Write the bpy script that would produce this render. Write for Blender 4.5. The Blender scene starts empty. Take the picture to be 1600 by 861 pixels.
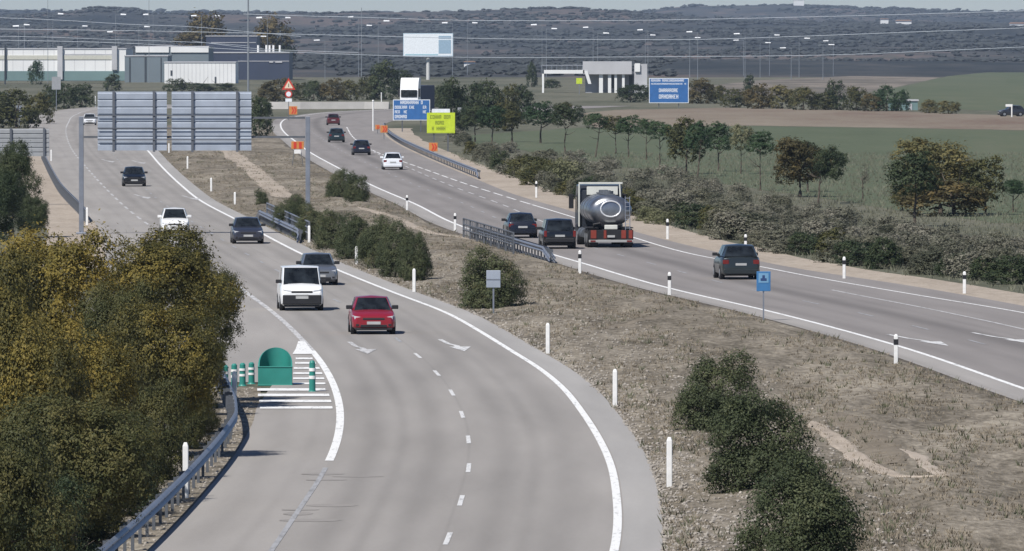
import bpy, bmesh, math, random
import numpy as np
from mathutils import Vector, Matrix, noise
S = bpy.context.scene
C = S.collection
# ------------------------------------------------------------------ camera, world, sun
F_PX = 14300.0; CAM_H = 11.3; HZ = 60.0
PITCH = math.atan((430.5 - HZ) / F_PX)
cam = bpy.data.objects.new('camera', bpy.data.cameras.new('camera')); C.objects.link(cam)
cam.location = (0, 0, CAM_H); cam.rotation_euler = (math.pi / 2 - PITCH, 0, 0)
cam.data.sensor_width = 36; cam.data.lens = 36 * F_PX / 1600
cam.data.clip_start = 1; cam.data.clip_end = 60000
S.camera = cam
SUN_EL = 51.0; SUN_DIR = (0.60, 0.80)          # the way the light travels over the ground
w = bpy.data.worlds.new('World'); S.world = w; w.use_nodes = True
nt = w.node_tree; bg = nt.nodes['Background']
sky = nt.nodes.new('ShaderNodeTexSky'); sky.sky_type = 'NISHITA'; sky.sun_disc = False
sky.sun_elevation = math.radians(SUN_EL); sky.sun_rotation = math.atan2(-SUN_DIR[0], -SUN_DIR[1])
sky.air_density = 1.0; sky.dust_density = 0.1; sky.ozone_density = 4.0; sky.altitude = 1500
tint = nt.nodes.new('ShaderNodeMix'); tint.data_type = 'RGBA'; tint.blend_type = 'MULTIPLY'; tint.inputs[0].default_value = 1; tint.inputs[7].default_value = (0.88, 0.93, 1.05, 1)
nt.links.new(sky.outputs[0], tint.inputs[6]); nt.links.new(tint.outputs[2], bg.inputs[0]); bg.inputs[1].default_value = 0.052
sun = bpy.data.objects.new('sun', bpy.data.lights.new('sun', 'SUN')); C.objects.link(sun)
sun.data.energy = 3.6; sun.data.angle = math.radians(0.6); sun.data.color = (1, 0.965, 0.92)
ce = math.cos(math.radians(SUN_EL))
sun.rotation_euler = Vector((ce * SUN_DIR[0], ce * SUN_DIR[1], -math.sin(math.radians(SUN_EL)))).to_track_quat('-Z', 'Y').to_euler()
S.view_settings.view_transform = 'Standard'; S.view_settings.look = 'None'
S.view_settings.gamma = 1; S.view_settings.exposure = 0.58
HAZE = 0.00004
R = random.Random(7)

# ------------------------------------------------------------------ pixel (1600 wide) <-> world
cp, sp = math.cos(PITCH), math.sin(PITCH)
def ray(x, y):
    v = -(y - 430.5)
    return Vector((x - 800.0, cp * F_PX + sp * v, -sp * F_PX + cp * v))
def G(x, y, z=0.0):
    r = ray(x, y); t = (z - CAM_H) / r.z
    return Vector((r.x * t, r.y * t, z))
def PD(x, y, D):
    r = ray(x, y); t = D / r.y
    return Vector((r.x * t, D, CAM_H + r.z * t))
def sc(D): return F_PX / D
# ------------------------------------------------------------------ materials
MATS = {}
def mat(name, col, rough=0.7, metal=0.0, spec=0.3, noise_s=None, noise_a=0.0, bump=0.0, coat=0, emit=None):
    if name in MATS: return MATS[name]
    m = bpy.data.materials.new(name); m.use_nodes = True; n = m.node_tree; b = n.nodes['Principled BSDF']
    b.inputs['Base Color'].default_value = (*col, 1); b.inputs['Roughness'].default_value = rough
    b.inputs['Metallic'].default_value = metal; b.inputs['Specular IOR Level'].default_value = spec
    if coat: b.inputs['Coat Weight'].default_value = coat; b.inputs['Coat Roughness'].default_value = 0.08
    tc = n.nodes.new('ShaderNodeTexCoord')
    nz = n.nodes.new('ShaderNodeTexNoise'); nz.inputs['Scale'].default_value = noise_s or 3.0; nz.inputs['Detail'].default_value = 6
    n.links.new(tc.outputs['Object'], nz.inputs['Vector'])
    mr = n.nodes.new('ShaderNodeMapRange'); a = noise_a or 0.08
    mr.inputs[1].default_value = 0.3; mr.inputs[2].default_value = 0.7
    mr.inputs[3].default_value = 1 - a; mr.inputs[4].default_value = 1 + a
    n.links.new(nz.outputs[0], mr.inputs[0])
    mx = n.nodes.new('ShaderNodeMix'); mx.data_type = 'RGBA'; mx.blend_type = 'MULTIPLY'; mx.inputs[0].default_value = 1
    mx.inputs[6].default_value = (*col, 1); n.links.new(mr.outputs[0], mx.inputs[7]); n.links.new(mx.outputs[2], b.inputs['Base Color'])
    if bump:
        bp = n.nodes.new('ShaderNodeBump'); bp.inputs['Strength'].default_value = bump; bp.inputs['Distance'].default_value = 0.05
        n.links.new(nz.outputs[0], bp.inputs['Height']); n.links.new(bp.outputs[0], b.inputs['Normal'])
    MATS[name] = m; return m
def ground_mat(name, stops, scales, stretch=(1, 1, 1), rough=0.95, fine=None, bump=0.3, bdist=0.06, mask=None):
    """layered noise colour: stops is a list of (pos,colour) on mixed noise"""
    m = bpy.data.materials.new(name); m.use_nodes = True; n = m.node_tree; b = n.nodes['Principled BSDF']
    b.inputs['Roughness'].default_value = rough; b.inputs['Specular IOR Level'].default_value = 0.1
    g = n.nodes.new('ShaderNodeNewGeometry')
    mp = n.nodes.new('ShaderNodeMapping'); mp.inputs['Scale'].default_value = stretch
    n.links.new(g.outputs['Position'], mp.inputs['Vector'])
    acc = None
    for s, wgt in scales:
        nz = n.nodes.new('ShaderNodeTexNoise'); nz.inputs['Scale'].default_value = s; nz.inputs['Detail'].default_value = 5; nz.inputs['Roughness'].default_value = 0.6
        n.links.new(mp.outputs[0], nz.inputs['Vector'])
        mm = n.nodes.new('ShaderNodeMath'); mm.operation = 'MULTIPLY_ADD'
        sb = n.nodes.new('ShaderNodeMath'); sb.operation = 'SUBTRACT'; sb.inputs[1].default_value = 0.5; n.links.new(nz.outputs[0], sb.inputs[0])
        n.links.new(sb.outputs[0], mm.inputs[0]); mm.inputs[1].default_value = wgt
        if acc is None: mm.inputs[2].default_value = 0.5
        else: n.links.new(acc.outputs[0], mm.inputs[2])
        acc = mm
    cr = n.nodes.new('ShaderNodeValToRGB'); e = cr.color_ramp.elements
    while len(e) < len(stops): e.new(0.5)
    for k, (p, c) in enumerate(stops): e[k].position = p; e[k].color = (*c, 1)
    n.links.new(acc.outputs[0], cr.inputs[0]); n.links.new(cr.outputs[0], b.inputs['Base Color'])
    if bump:
        bp = n.nodes.new('ShaderNodeBump'); bp.inputs['Strength'].default_value = bump; bp.inputs['Distance'].default_value = bdist
        n.links.new(acc.outputs[0], bp.inputs['Height']); n.links.new(bp.outputs[0], b.inputs['Normal'])
    MATS[name] = m; return m
def asphalt_mat(name, col, tracks, dark=0.85):
    """uv.x = metres across, uv.y = metres along; tracks = list of (u centre, half width, strength)"""
    m = bpy.data.materials.new(name); m.use_nodes = True; n = m.node_tree; b = n.nodes['Principled BSDF']; L = n.links.new
    b.inputs['Roughness'].default_value = 0.9; b.inputs['Specular IOR Level'].default_value = 0.15
    uv = n.nodes.new('ShaderNodeUVMap'); uv.uv_map = 'UVMap'
    sx = n.nodes.new('ShaderNodeSeparateXYZ'); L(uv.outputs[0], sx.inputs[0])
    mp = n.nodes.new('ShaderNodeMapping'); mp.inputs['Scale'].default_value = (1, 0.06, 1); L(uv.outputs[0], mp.inputs[0])
    n1 = n.nodes.new('ShaderNodeTexNoise'); n1.inputs['Scale'].default_value = 0.7; n1.inputs['Detail'].default_value = 6; L(mp.outputs[0], n1.inputs[0])
    g = n.nodes.new('ShaderNodeNewGeometry')
    n2 = n.nodes.new('ShaderNodeTexNoise'); n2.inputs['Scale'].default_value = 9; n2.inputs['Detail'].default_value = 4; L(g.outputs['Position'], n2.inputs[0])
    mp3 = n.nodes.new('ShaderNodeMapping'); mp3.inputs['Scale'].default_value = (0.5, 0.05, 1); L(g.outputs['Position'], mp3.inputs[0])
    n3 = n.nodes.new('ShaderNodeTexNoise'); n3.inputs['Scale'].default_value = 0.5; n3.inputs['Detail'].default_value = 3; L(mp3.outputs[0], n3.inputs[0])
    def math_(op, a, bb, c=None):
        q = n.nodes.new('ShaderNodeMath'); q.operation = op
        for i, v in enumerate((a, bb, c)):
            if v is None: continue
            if isinstance(v, (int, float)): q.inputs[i].default_value = v
            else: L(v, q.inputs[i])
        return q.outputs[0]
    val = math_('MULTIPLY_ADD', n1.outputs[0], 0.46, 0.60)
    val = math_('MULTIPLY_ADD', n2.outputs[0], 0.20, val)
    val = math_('MULTIPLY_ADD', n3.outputs[0], 0.26, val)
    val = math_('ADD', val, -0.06)
    for u0, hw, st in tracks:
        d = math_('ABSOLUTE', math_('SUBTRACT', sx.outputs[0], u0), 0)
        k = n.nodes.new('ShaderNodeMapRange'); k.interpolation_type = 'SMOOTHSTEP'; L(d, k.inputs[0])
        k.inputs[1].default_value = 0; k.inputs[2].default_value = hw; k.inputs[3].default_value = 1 - st; k.inputs[4].default_value = 1
        val = math_('MULTIPLY', val, k.outputs[0])
    mx = n.nodes.new('ShaderNodeMix'); mx.data_type = 'RGBA'; mx.blend_type = 'MULTIPLY'; mx.inputs[0].default_value = 1
    mx.inputs[6].default_value = (*col, 1); L(val, mx.inputs[7]); L(mx.outputs[2], b.inputs['Base Color'])
    MATS[name] = m; return m
def paint_mat(name, col, wear):
    m = bpy.data.materials.new(name); m.use_nodes = True; n = m.node_tree; b = n.nodes['Principled BSDF']; L = n.links.new
    b.inputs['Roughness'].default_value = 0.8; b.inputs['Specular IOR Level'].default_value = 0.15
    g = n.nodes.new('ShaderNodeNewGeometry'); nz = n.nodes.new('ShaderNodeTexNoise'); nz.inputs['Scale'].default_value = 2.2; nz.inputs['Detail'].default_value = 8
    nz.inputs['Roughness'].default_value = 0.7
    mpp = n.nodes.new('ShaderNodeMapping'); mpp.inputs['Scale'].default_value = (2.5, 0.3, 1)
    L(g.outputs['Position'], mpp.inputs[0]); L(mpp.outputs[0], nz.inputs[0])
    cr = n.nodes.new('ShaderNodeValToRGB'); e = cr.color_ramp.elements
    e[0].position = max(0.0, wear - 0.12); e[0].color = (0.2, 0.198, 0.193, 1); e[1].position = wear + 0.1; e[1].color = (*col, 1)
    L(nz.outputs[0], cr.inputs[0]); L(cr.outputs[0], b.inputs['Base Color']); MATS[name] = m; return m
def leaf_mat(name, ramp, var=0.25):
    m = bpy.data.materials.new(name); m.use_nodes = True; n = m.node_tree; b = n.nodes['Principled BSDF']; L = n.links.new
    b.inputs['Roughness'].default_value = 0.6; b.inputs['Specular IOR Level'].default_value = 0.2
    at = n.nodes.new('ShaderNodeAttribute'); at.attribute_name = 'tone'
    oi = n.nodes.new('ShaderNodeObjectInfo')
    ad = n.nodes.new('ShaderNodeMath'); ad.operation = 'MULTIPLY_ADD'; L(oi.outputs['Random'], ad.inputs[0]); ad.inputs[1].default_value = var; L(at.outputs['Fac'], ad.inputs[2])
    sb = n.nodes.new('ShaderNodeMath'); sb.operation = 'SUBTRACT'; L(ad.outputs[0], sb.inputs[0]); sb.inputs[1].default_value = var / 2
    cr = n.nodes.new('ShaderNodeValToRGB'); e = cr.color_ramp.elements
    while len(e) < len(ramp): e.new(0.5)
    for k, (p, c) in enumerate(ramp): e[k].position = p; e[k].color = (*[q*1.06 for q in c], 1)
    L(sb.outputs[0], cr.inputs[0]); L(cr.outputs[0], b.inputs['Base Color'])
    tr = n.nodes.new('ShaderNodeBsdfTranslucent'); L(cr.outputs[0], tr.inputs[0])
    ms = n.nodes.new('ShaderNodeMixShader'); ms.inputs[0].default_value = 0.30
    out = n.nodes['Material Output']; L(b.outputs[0], ms.inputs[1]); L(tr.outputs[0], ms.inputs[2]); L(ms.outputs[0], out.inputs[0])
    MATS[name] = m; return m
# ------------------------------------------------------------------ mesh builder
class MB:
    def __init__(s): s.v = []; s.f = []; s.m = []
    def add(s, vs, fs, mi=0):
        o = len(s.v); s.v += [tuple(v) for v in vs]; s.f += [tuple(i + o for i in f) for f in fs]; s.m += [mi] * len(fs)
    def box(s, x0, x1, y0, y1, z0, z1, mi=0, M=None):
        vs = [Vector((x, y, z)) for x in (x0, x1) for y in (y0, y1) for z in (z0, z1)]
        if M: vs = [M @ v for v in vs]
        s.add(vs, [(0, 1, 3, 2), (4, 6, 7, 5), (0, 4, 5, 1), (2, 3, 7, 6), (0, 2, 6, 4), (1, 5, 7, 3)], mi)
    def tube(s, p0, p1, r0, r1=None, n=8, mi=0, cap=True):
        p0 = Vector(p0); p1 = Vector(p1); r1 = r0 if r1 is None else r1
        d = (p1 - p0).normalized(); a = d.orthogonal().normalized(); b = d.cross(a)
        vs = []
        for p, r in ((p0, r0), (p1, r1)):
            for k in range(n):
                t = 2 * math.pi * k / n; vs.append(p + (a * math.cos(t) + b * math.sin(t)) * r)
        fs = [(k, (k + 1) % n, n + (k + 1) % n, n + k) for k in range(n)]
        if cap: fs += [tuple(range(n - 1, -1, -1)), tuple(range(n, 2 * n))]
        s.add(vs, fs, mi)
    def path(s, pts, r, n=5, mi=0):
        pts = [Vector(p) for p in pts]; vs = []
        for i, p in enumerate(pts):
            d = (pts[min(i + 1, len(pts) - 1)] - pts[max(i - 1, 0)]).normalized()
            a = d.cross(Vector((0, 0, 1))); a = a.normalized() if a.length > 1e-4 else Vector((1, 0, 0)); b = a.cross(d)
            rr = r[i] if isinstance(r, (list, tuple)) else r
            for k in range(n):
                t = 2 * math.pi * k / n; vs.append(p + (a * math.cos(t) + b * math.sin(t)) * rr)
        fs = [(i * n + k, i * n + (k + 1) % n, (i + 1) * n + (k + 1) % n, (i + 1) * n + k) for i in range(len(pts) - 1) for k in range(n)]
        s.add(vs, fs, mi)
    def loft(s, rings, mi=0, closed=True, cap=True):
        n = len(rings[0]); vs = [p for r in rings for p in r]
        fs = [(i * n + k, i * n + (k + 1) % n, (i + 1) * n + (k + 1) % n, (i + 1) * n + k) for i in range(len(rings) - 1) for k in range(n if closed else n - 1)]
        if cap: fs += [tuple(range(n - 1, -1, -1)), tuple((len(rings) - 1) * n + k for k in range(n))]
        s.add(vs, fs, mi)
    def prism(s, poly, y0, y1, mi=0):
        n = len(poly); vs = [(x, y0, z) for x, z in poly] + [(x, y1, z) for x, z in poly]
        s.add(vs, [tuple(range(n)), tuple(range(2 * n - 1, n - 1, -1))] + [(k, n + k, n + (k + 1) % n, (k + 1) % n) for k in range(n)], mi)
    def build(s, name, mats, parent=None, loc=None, rot=0, smooth=False, bevel=0):
        me = bpy.data.meshes.new(name); me.from_pydata(s.v, [], s.f)
        mats = mats if isinstance(mats, (list, tuple)) else [mats]
        for m in mats: me.materials.append(m)
        if len(mats) > 1: me.polygons.foreach_set('material_index', s.m)
        bm = bmesh.new(); bm.from_mesh(me); bmesh.ops.recalc_face_normals(bm, faces=bm.faces[:]); bm.to_mesh(me); bm.free()
        o = bpy.data.objects.new(name, me); C.objects.link(o)
        if bevel:
            b = o.modifiers.new('bevel', 'BEVEL'); b.width = bevel; b.segments = 2; b.limit_method = 'ANGLE'; b.angle_limit = math.radians(28)
        if smooth:
            me.polygons.foreach_set('use_smooth', [True] * len(me.polygons))
            try: me.set_sharp_from_angle(angle=math.radians(38))
            except Exception: pass
        if loc is not None: o.location = loc
        o.rotation_euler.z = rot
        if parent: o.parent = parent
        return o
def tag(o, label, cat, group=None):
    o['label'] = label; o['category'] = cat
    if group: o['group'] = group
    return o
def empty(name, loc, rot=0, label='', cat='', group=None):
    o = bpy.data.objects.new(name, None); C.objects.link(o); o.location = loc; o.rotation_euler.z = rot; o.empty_display_size = 0.5
    tag(o, label, cat, group); return o
def structure(o, kind='structure'): o['kind'] = kind; return o
def copy_tree(o, parent=None):
    c = o.copy(); C.objects.link(c); c.parent = parent
    for ch in list(o.children): copy_tree(ch, c)
    return c
ORD = ['nearest', 'second nearest', 'third nearest', 'fourth nearest', 'fifth nearest', 'sixth nearest', 'seventh nearest', 'eighth nearest', 'ninth nearest', 'tenth nearest', 'eleventh nearest', 'twelfth nearest']
NTH = ['first', 'second', 'third', 'fourth', 'fifth', 'sixth', 'seventh', 'eighth', 'ninth', 'tenth', 'eleventh', 'twelfth', 'thirteenth', 'fourteenth', 'fifteenth', 'sixteenth', 'seventeenth', 'eighteenth', 'nineteenth', 'twentieth',
       'twenty-first', 'twenty-second', 'twenty-third', 'twenty-fourth', 'twenty-fifth', 'twenty-sixth', 'twenty-seventh', 'twenty-eighth', 'twenty-ninth', 'thirtieth', 'thirty-first', 'thirty-second', 'thirty-third', 'thirty-fourth', 'thirty-fifth']
# ------------------------------------------------------------------ curves X(D)
def curve(px, extra=None):
    P = [G(*p) for p in px]
    if extra: P += [Vector((x, d, 0)) for x, d in extra]
    P.sort(key=lambda p: p.y)
    D = np.array([p.y for p in P]); X = np.array([p.x for p in P])
    # monotone-ish cubic in log depth, then a light smoothing
    u = np.log(D); uu = np.linspace(math.log(90), math.log(1800), 500)
    m = np.gradient(X, u)
    out = []
    for q in uu:
        if q <= u[0]: out.append(X[0] + m[0] * (q - u[0])); continue
        if q >= u[-1]: out.append(X[-1] + m[-1] * (q - u[-1])); continue
        i = int(np.searchsorted(u, q)) - 1; h = u[i + 1] - u[i]; t = (q - u[i]) / h
        out.append((2*t**3-3*t**2+1)*X[i] + (t**3-2*t**2+t)*h*m[i] + (-2*t**3+3*t**2)*X[i+1] + (t**3-t**2)*h*m[i+1])
    out = np.array(out); k = np.array([1, 2, 3, 4, 3, 2, 1.]); k /= k.sum(); pad = np.pad(out, 3, mode='reflect', reflect_type='odd')
    out = np.convolve(pad, k, 'valid')
    def f(d): return float(np.interp(math.log(max(d, 1)), uu, out))
    return f
def off(f, dx): return lambda d: f(d) + (dx(d) if callable(dx) else dx)
def slope(f, d): return (f(d + 3) - f(d - 3)) / 6.0
def steps(d0, d1, k=1.012, smin=1.5):
    out = [d0]
    while out[-1] < d1: out.append(min(d1, out[-1] + max(smin, out[-1] * (k - 1))))
    return out
def ribbon(name, fa, fb, d0, d1, z, material, nu=1, label_kind='structure', stepk=1.012, smin=1.5):
    ds = steps(d0, d1, stepk, smin); vs = []; uvs = []
    for d in ds:
        a, b = fa(d), fb(d)
        for k in range(nu + 1):
            x = a + (b - a) * k / nu; vs.append((x, d, z)); uvs.append((x - a, d))
    fs = [(i*(nu+1)+k, i*(nu+1)+k+1, (i+1)*(nu+1)+k+1, (i+1)*(nu+1)+k) for i in range(len(ds)-1) for k in range(nu)]
    me = bpy.data.meshes.new(name); me.from_pydata(vs, [], fs); uvl = me.uv_layers.new(name='UVMap')
    for l in me.loops: uvl.data[l.index].uv = uvs[l.vertex_index]
    me.materials.append(material); o = bpy.data.objects.new(name, me); C.objects.link(o); o['kind'] = label_kind
    return o
def line(name, f, wd, d0, d1, z, material):
    return ribbon(name, off(f, -wd/2), off(f, wd/2), d0, d1, z, material)
def dashes(name, f, wd, d0, d1, on, period, z, material):
    mb = MB(); d = d0
    while d < d1:
        ds = [d + on * k / 4 for k in range(5)]
        vs = []
        for q in ds: vs += [(f(q) - wd/2, q, z), (f(q) + wd/2, q, z)]
        mb.add(vs, [(2*k, 2*k+1, 2*k+3, 2*k+2) for k in range(4)])
        d += period
    o = mb.build(name, material); return structure(o)
def polys(name, plist, z, material):
    mb = MB()
    for p in plist: mb.add([G(x, y, z) for x, y in p], [tuple(range(len(p)))])
    return structure(mb.build(name, material))
def rough_poly(name, px, z, material, amp=0.35, n=14):
    """a ground patch whose edge wanders; z-fan filled"""
    pts = []
    for i in range(len(px)):
        a = G(*px[i]); b = G(*px[(i+1) % len(px)])
        for k in range(n):
            p = a.lerp(b, k / n); q = noise.noise(Vector((p.x*0.5, p.y*0.05, 3.1))) * amp
            r = noise.noise(Vector((p.x*0.5, p.y*0.05, 9.1))) * amp * 8
            pts.append((p.x + q, p.y + r, z))
    me = bpy.data.meshes.new(name); bm = bmesh.new(); vs = [bm.verts.new(p) for p in pts]; f = bm.faces.new(vs)
    bmesh.ops.triangulate(bm, faces=[f]); bm.to_mesh(me); bm.free(); me.materials.append(material)
    o = bpy.data.objects.new(name, me); C.objects.link(o); o['kind'] = 'structure'
    for p in me.polygons:
        pass
    return o
# left carriageway
Rl = curve([(948,900),(960,861),(965,820),(963,775),(955,730),(935,685),(908,643),(880,608),(840,575),(800,550),(750,519),(700,491),(615,458),(545,430),(487,405),(410,366),(375,347),(310,312),(283,290),(250,258),(232,237)],
           extra=[(-44.0, 1060), (-51.0, 1200), (-56.5, 1320), (-58.5, 1400), (-57.0, 1460), (-52.0, 1530)])
Ll = curve([(375,930),(425,861),(466,800),(505,740),(519,712),(529,680),(531,640),(520,600),(500,565),(470,530),(430,492),(390,462),(288,390),(205,332),(165,295),(135,262),(113,235),(104,212),(103,202),(107,192),(120,179),(150,171.5),(200,168)])
El = curve([(-400,861),(-300,760),(-120,660),(20,600),(100,560),(130,500),(145,450),(165,400),(150,352),(103,300),(88,275),(75,250),(60,225),(46,203),(46,192),(58,182),(90,173),(116,169.5),(160,166.5)])
El_main = curve([(160,930),(235,861),(327,763),(363,718),(386,680),(396,660),(400,640),(402,622),(403,606)])
# right carriageway
Lr = curve([(1900,719),(1750,661),(1600,609),(1397,540),(1200,487),(1040,450),(972,431),(910,412),(875,402),(820,385),(737,360),(710,350),(650,320),(585,292),(525,261),(482,237),(460,220),(446,209),(439,199),(440,191),(450,185),(480,180),(525,175),(612,171),(700,168)])
Rr = curve([(1900,552),(1750,522),(1600,490),(1420,460),(1250,430),(1180,416),(1100,402),(990,372),(895,340),(800,311),(725,287),(680,271),(635,255),(600,243),(560,222),(545,205),(545,192),(565,185),(620,179),(700,175)])
Pr = curve([(1900,536),(1750,508),(1600,479),(1420,447),(1250,421),(1100,390),(990,362),(895,331),(800,303),(760,287),(700,262),(650,240),(620,225),(603,213),(597,204),(600,196),(620,188),(660,183),(760,178)])

# ------------------------------------------------------------------ ground materials
M_ground = ground_mat('dry scrub ground', [(0.25, (0.065, 0.070, 0.046)), (0.45, (0.105, 0.106, 0.074)), (0.6, (0.15, 0.142, 0.105)), (0.8, (0.085, 0.095, 0.06))], [(0.03, 1.1), (0.4, 0.6), (3.0, 0.6)], stretch=(1, 0.25, 1), bump=0.4)
M_hill = ground_mat('wooded hills', [(0.32, (0.026, 0.031, 0.033)), (0.46, (0.046, 0.049, 0.049)), (0.58, (0.070, 0.068, 0.064)), (0.68, (0.13, 0.10, 0.088)), (0.82, (0.06, 0.068, 0.055))], [(0.0022, 1.6), (0.010, 0.8), (0.08, 0.4)], stretch=(1, 0.30, 1), bump=0)
M_median = ground_mat('dry grass and gravel', [(0.22, (0.085, 0.073, 0.053)), (0.42, (0.16, 0.138, 0.105)), (0.58, (0.225, 0.195, 0.152)), (0.8, (0.34, 0.30, 0.235))], [(0.22, 0.9), (0.9, 0.7), (5.0, 1.0)], stretch=(1, 0.22, 1), bump=0.8, bdist=0.12)
M_dirt = ground_mat('pale beige dirt', [(0.25, (0.25, 0.21, 0.165)), (0.5, (0.36, 0.305, 0.245)), (0.8, (0.45, 0.39, 0.32))], [(0.2, 0.6), (2.0, 0.7), (9.0, 0.5)], stretch=(1, 0.3, 1), bump=0.5)
M_field = ground_mat('green crop field', [(0.25, (0.075, 0.09, 0.052)), (0.5, (0.095, 0.112, 0.068)), (0.8, (0.13, 0.13, 0.085))], [(0.02, 0.8), (0.15, 0.5), (1.5, 0.4)], stretch=(1, 0.12, 1), bump=0.2)
M_brown = ground_mat('ploughed field', [(0.3, (0.155, 0.11, 0.083)), (0.5, (0.20, 0.165, 0.125)), (0.75, (0.25, 0.215, 0.165))], [(0.012, 0.9), (0.1, 0.5), (1.0, 0.4)], stretch=(1, 0.2, 1), bump=0.2)
M_asL = asphalt_mat('left asphalt', (0.305, 0.285, 0.262), [(0.9, 0.5, 0.05), (1.9, .25, .05)])
M_asMain = asphalt_mat('main asphalt', (0.285, 0.266, 0.244), [(1.0, 0.55, 0.13), (2.75, 0.55, 0.12), (1.85, 0.30, 0.10), (4.7, 0.55, 0.11), (5.5, .3, .07), (6.3, 0.55, 0.08), (3.7, .08, .08), (7.2, 0.5, -0.05)])
M_asR = asphalt_mat('right asphalt', (0.235, 0.216, 0.202), [(2.2, 0.5, 0.06), (4.0, 0.55, 0.07), (5.9, 1.1, 0.30), (7.2, 0.5, 0.10)])
M_white = paint_mat('road paint', (0.74, 0.735, 0.71), 0.37)
M_worn = paint_mat('worn road paint', (0.52, 0.51, 0.50), 0.44)
M_ghost = paint_mat('faint road paint', (0.34, 0.34, 0.345), 0.44)
M_edge = ground_mat('dark soil edge', [(0.3, (0.06, 0.055, 0.045)), (0.6, (0.14, 0.12, 0.095)), (0.8, (0.24, 0.2, 0.16))], [(0.4, 0.8), (4.0, 0.9)], stretch=(1, 0.2, 1))

# ------------------------------------------------------------------ terrain with hills
RY1 = [(-800, 24), (0, 27), (60, 24), (100, 21), (140, 12), (200, 14), (235, 22), (400, 22), (600, 19), (700, 18), (780, 15), (900, 14), (960, 18), (1010, 22), (1100, 28), (1300, 36), (1600, 40), (2400, 40)]
RY2 = [(-800, 17), (0, 17), (300, 19), (800, 22), (1000, 19), (1040, 13), (1080, 10), (1200, 8), (1290, 10), (1400, 14), (1500, 17), (1600, 19), (2400, 22)]
def lerp_t(T, x):
    return float(np.interp(x, [a for a, b in T], [b for a, b in T]))
def hz(yp, D): return CAM_H + (HZ - yp) * D / F_PX
def terrain(X, D):
    if D < 3000: return 0.0
    a = 800 + X / D * F_PX
    nn = noise.fractal(Vector((X * 0.0025, D * 0.0011, 1.7)), 1.0, 2.0, 4)
    n2 = noise.fractal(Vector((X * 0.012, D * 0.005, 7.7)), 1.0, 2.0, 3)
    nodes = [3000, 3600, 4600, 5600, 6500, 7600, 8800, 11500, 13500, 16500]
    vals = [0, 1.0 + max(0, nn) * 3, hz(84, 4600) + nn * 5, hz(64, 5600) + nn * 7, hz(48, 6500) + nn * 5, hz(lerp_t(RY1, a), 7600), hz(38, 8800) - 8, hz(lerp_t(RY2, a), 11500), hz(24, 13500) - 5, 10]
    i = min(max(int(np.searchsorted(nodes, D)) - 1, 0), len(nodes) - 2); t = (D - nodes[i]) / (nodes[i+1] - nodes[i]); t = t*t*(3-2*t)
    z = vals[i] * (1 - t) + vals[i+1] * t
    return max(0.0, z + n2 * 0.8 * min(1, (D - 3000) / 1500))
ds = [-80, 0, 60] + steps(90, 2900, 1.10, 12) + list(np.linspace(3000, 9000, 110)) + list(np.linspace(9100, 16400, 50))
nu = 180; vs = []
for d in ds:
    half = 0.085 * max(d, 0) + 120
    for k in range(nu + 1):
        x = -half + 2 * half * k / nu; vs.append((x, d, terrain(x, d)))
fs = [(i*(nu+1)+k, i*(nu+1)+k+1, (i+1)*(nu+1)+k+1, (i+1)*(nu+1)+k) for i in range(len(ds)-1) for k in range(nu)]
me = bpy.data.meshes.new('ground'); me.from_pydata(vs, [], fs); me.materials.append(M_ground); me.materials.append(M_hill)
for p in me.polygons:
    p.use_smooth = True
    if p.center.y > 2600: p.material_index = 1
ground = bpy.data.objects.new('ground', me); C.objects.link(ground); structure(ground)

# fields and dirt
rough_poly('field', [(700,214),(900,200),(1000,199.5),(1180,197),(1600,204),(1900,207),(1900,372),(1600,352),(1450,336),(1300,312),(1100,284),(960,258),(850,240),(760,228)], 0.012, M_field, 0.8)
rough_poly('ploughed_field', [(900,178),(960,172),(1130,168.5),(1400,174),(1600,182),(1900,188),(1900,205.5),(1600,203.5),(1400,200),(1180,196.5),(1010,199),(930,199)], 0.018, M_brown, 0.8)
rough_poly('far_field', [(1400,138),(1480,119),(1580,110),(1900,108),(1900,181),(1600,176),(1440,168),(1330,158)], 0.02, M_field, 0.8)
M_pale = ground_mat('pale stubble', [(0.3, (0.10, 0.092, 0.075)), (0.5, (0.16, 0.14, 0.115)), (0.62, (0.24, 0.205, 0.17)), (0.8, (0.10, 0.105, 0.075))], [(0.01, 0.9), (0.08, 0.7)], stretch=(1, 0.2, 1), bump=0)
rough_poly('stubble_field', [(1050,140),(1180,126),(1330,119),(1470,121),(1395,137),(1325,150),(1150,150)], 0.02, M_pale, 0.8)
ribbon('dirt_verge', off(Pr, -0.15), off(Pr, lambda d: 2.4 + 0.5*noise.noise(Vector((0, d*0.05, 0))) + (1.2 if d > 700 else d/600)), 150, 1150, 0.014, M_dirt, nu=3)
rough_poly('dirt_verge', [(20,238),(70,238),(150,345),(175,380),(150,420),(60,420),(75,370),(52,310),(30,270)], 0.016, M_dirt, 0.3)
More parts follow.
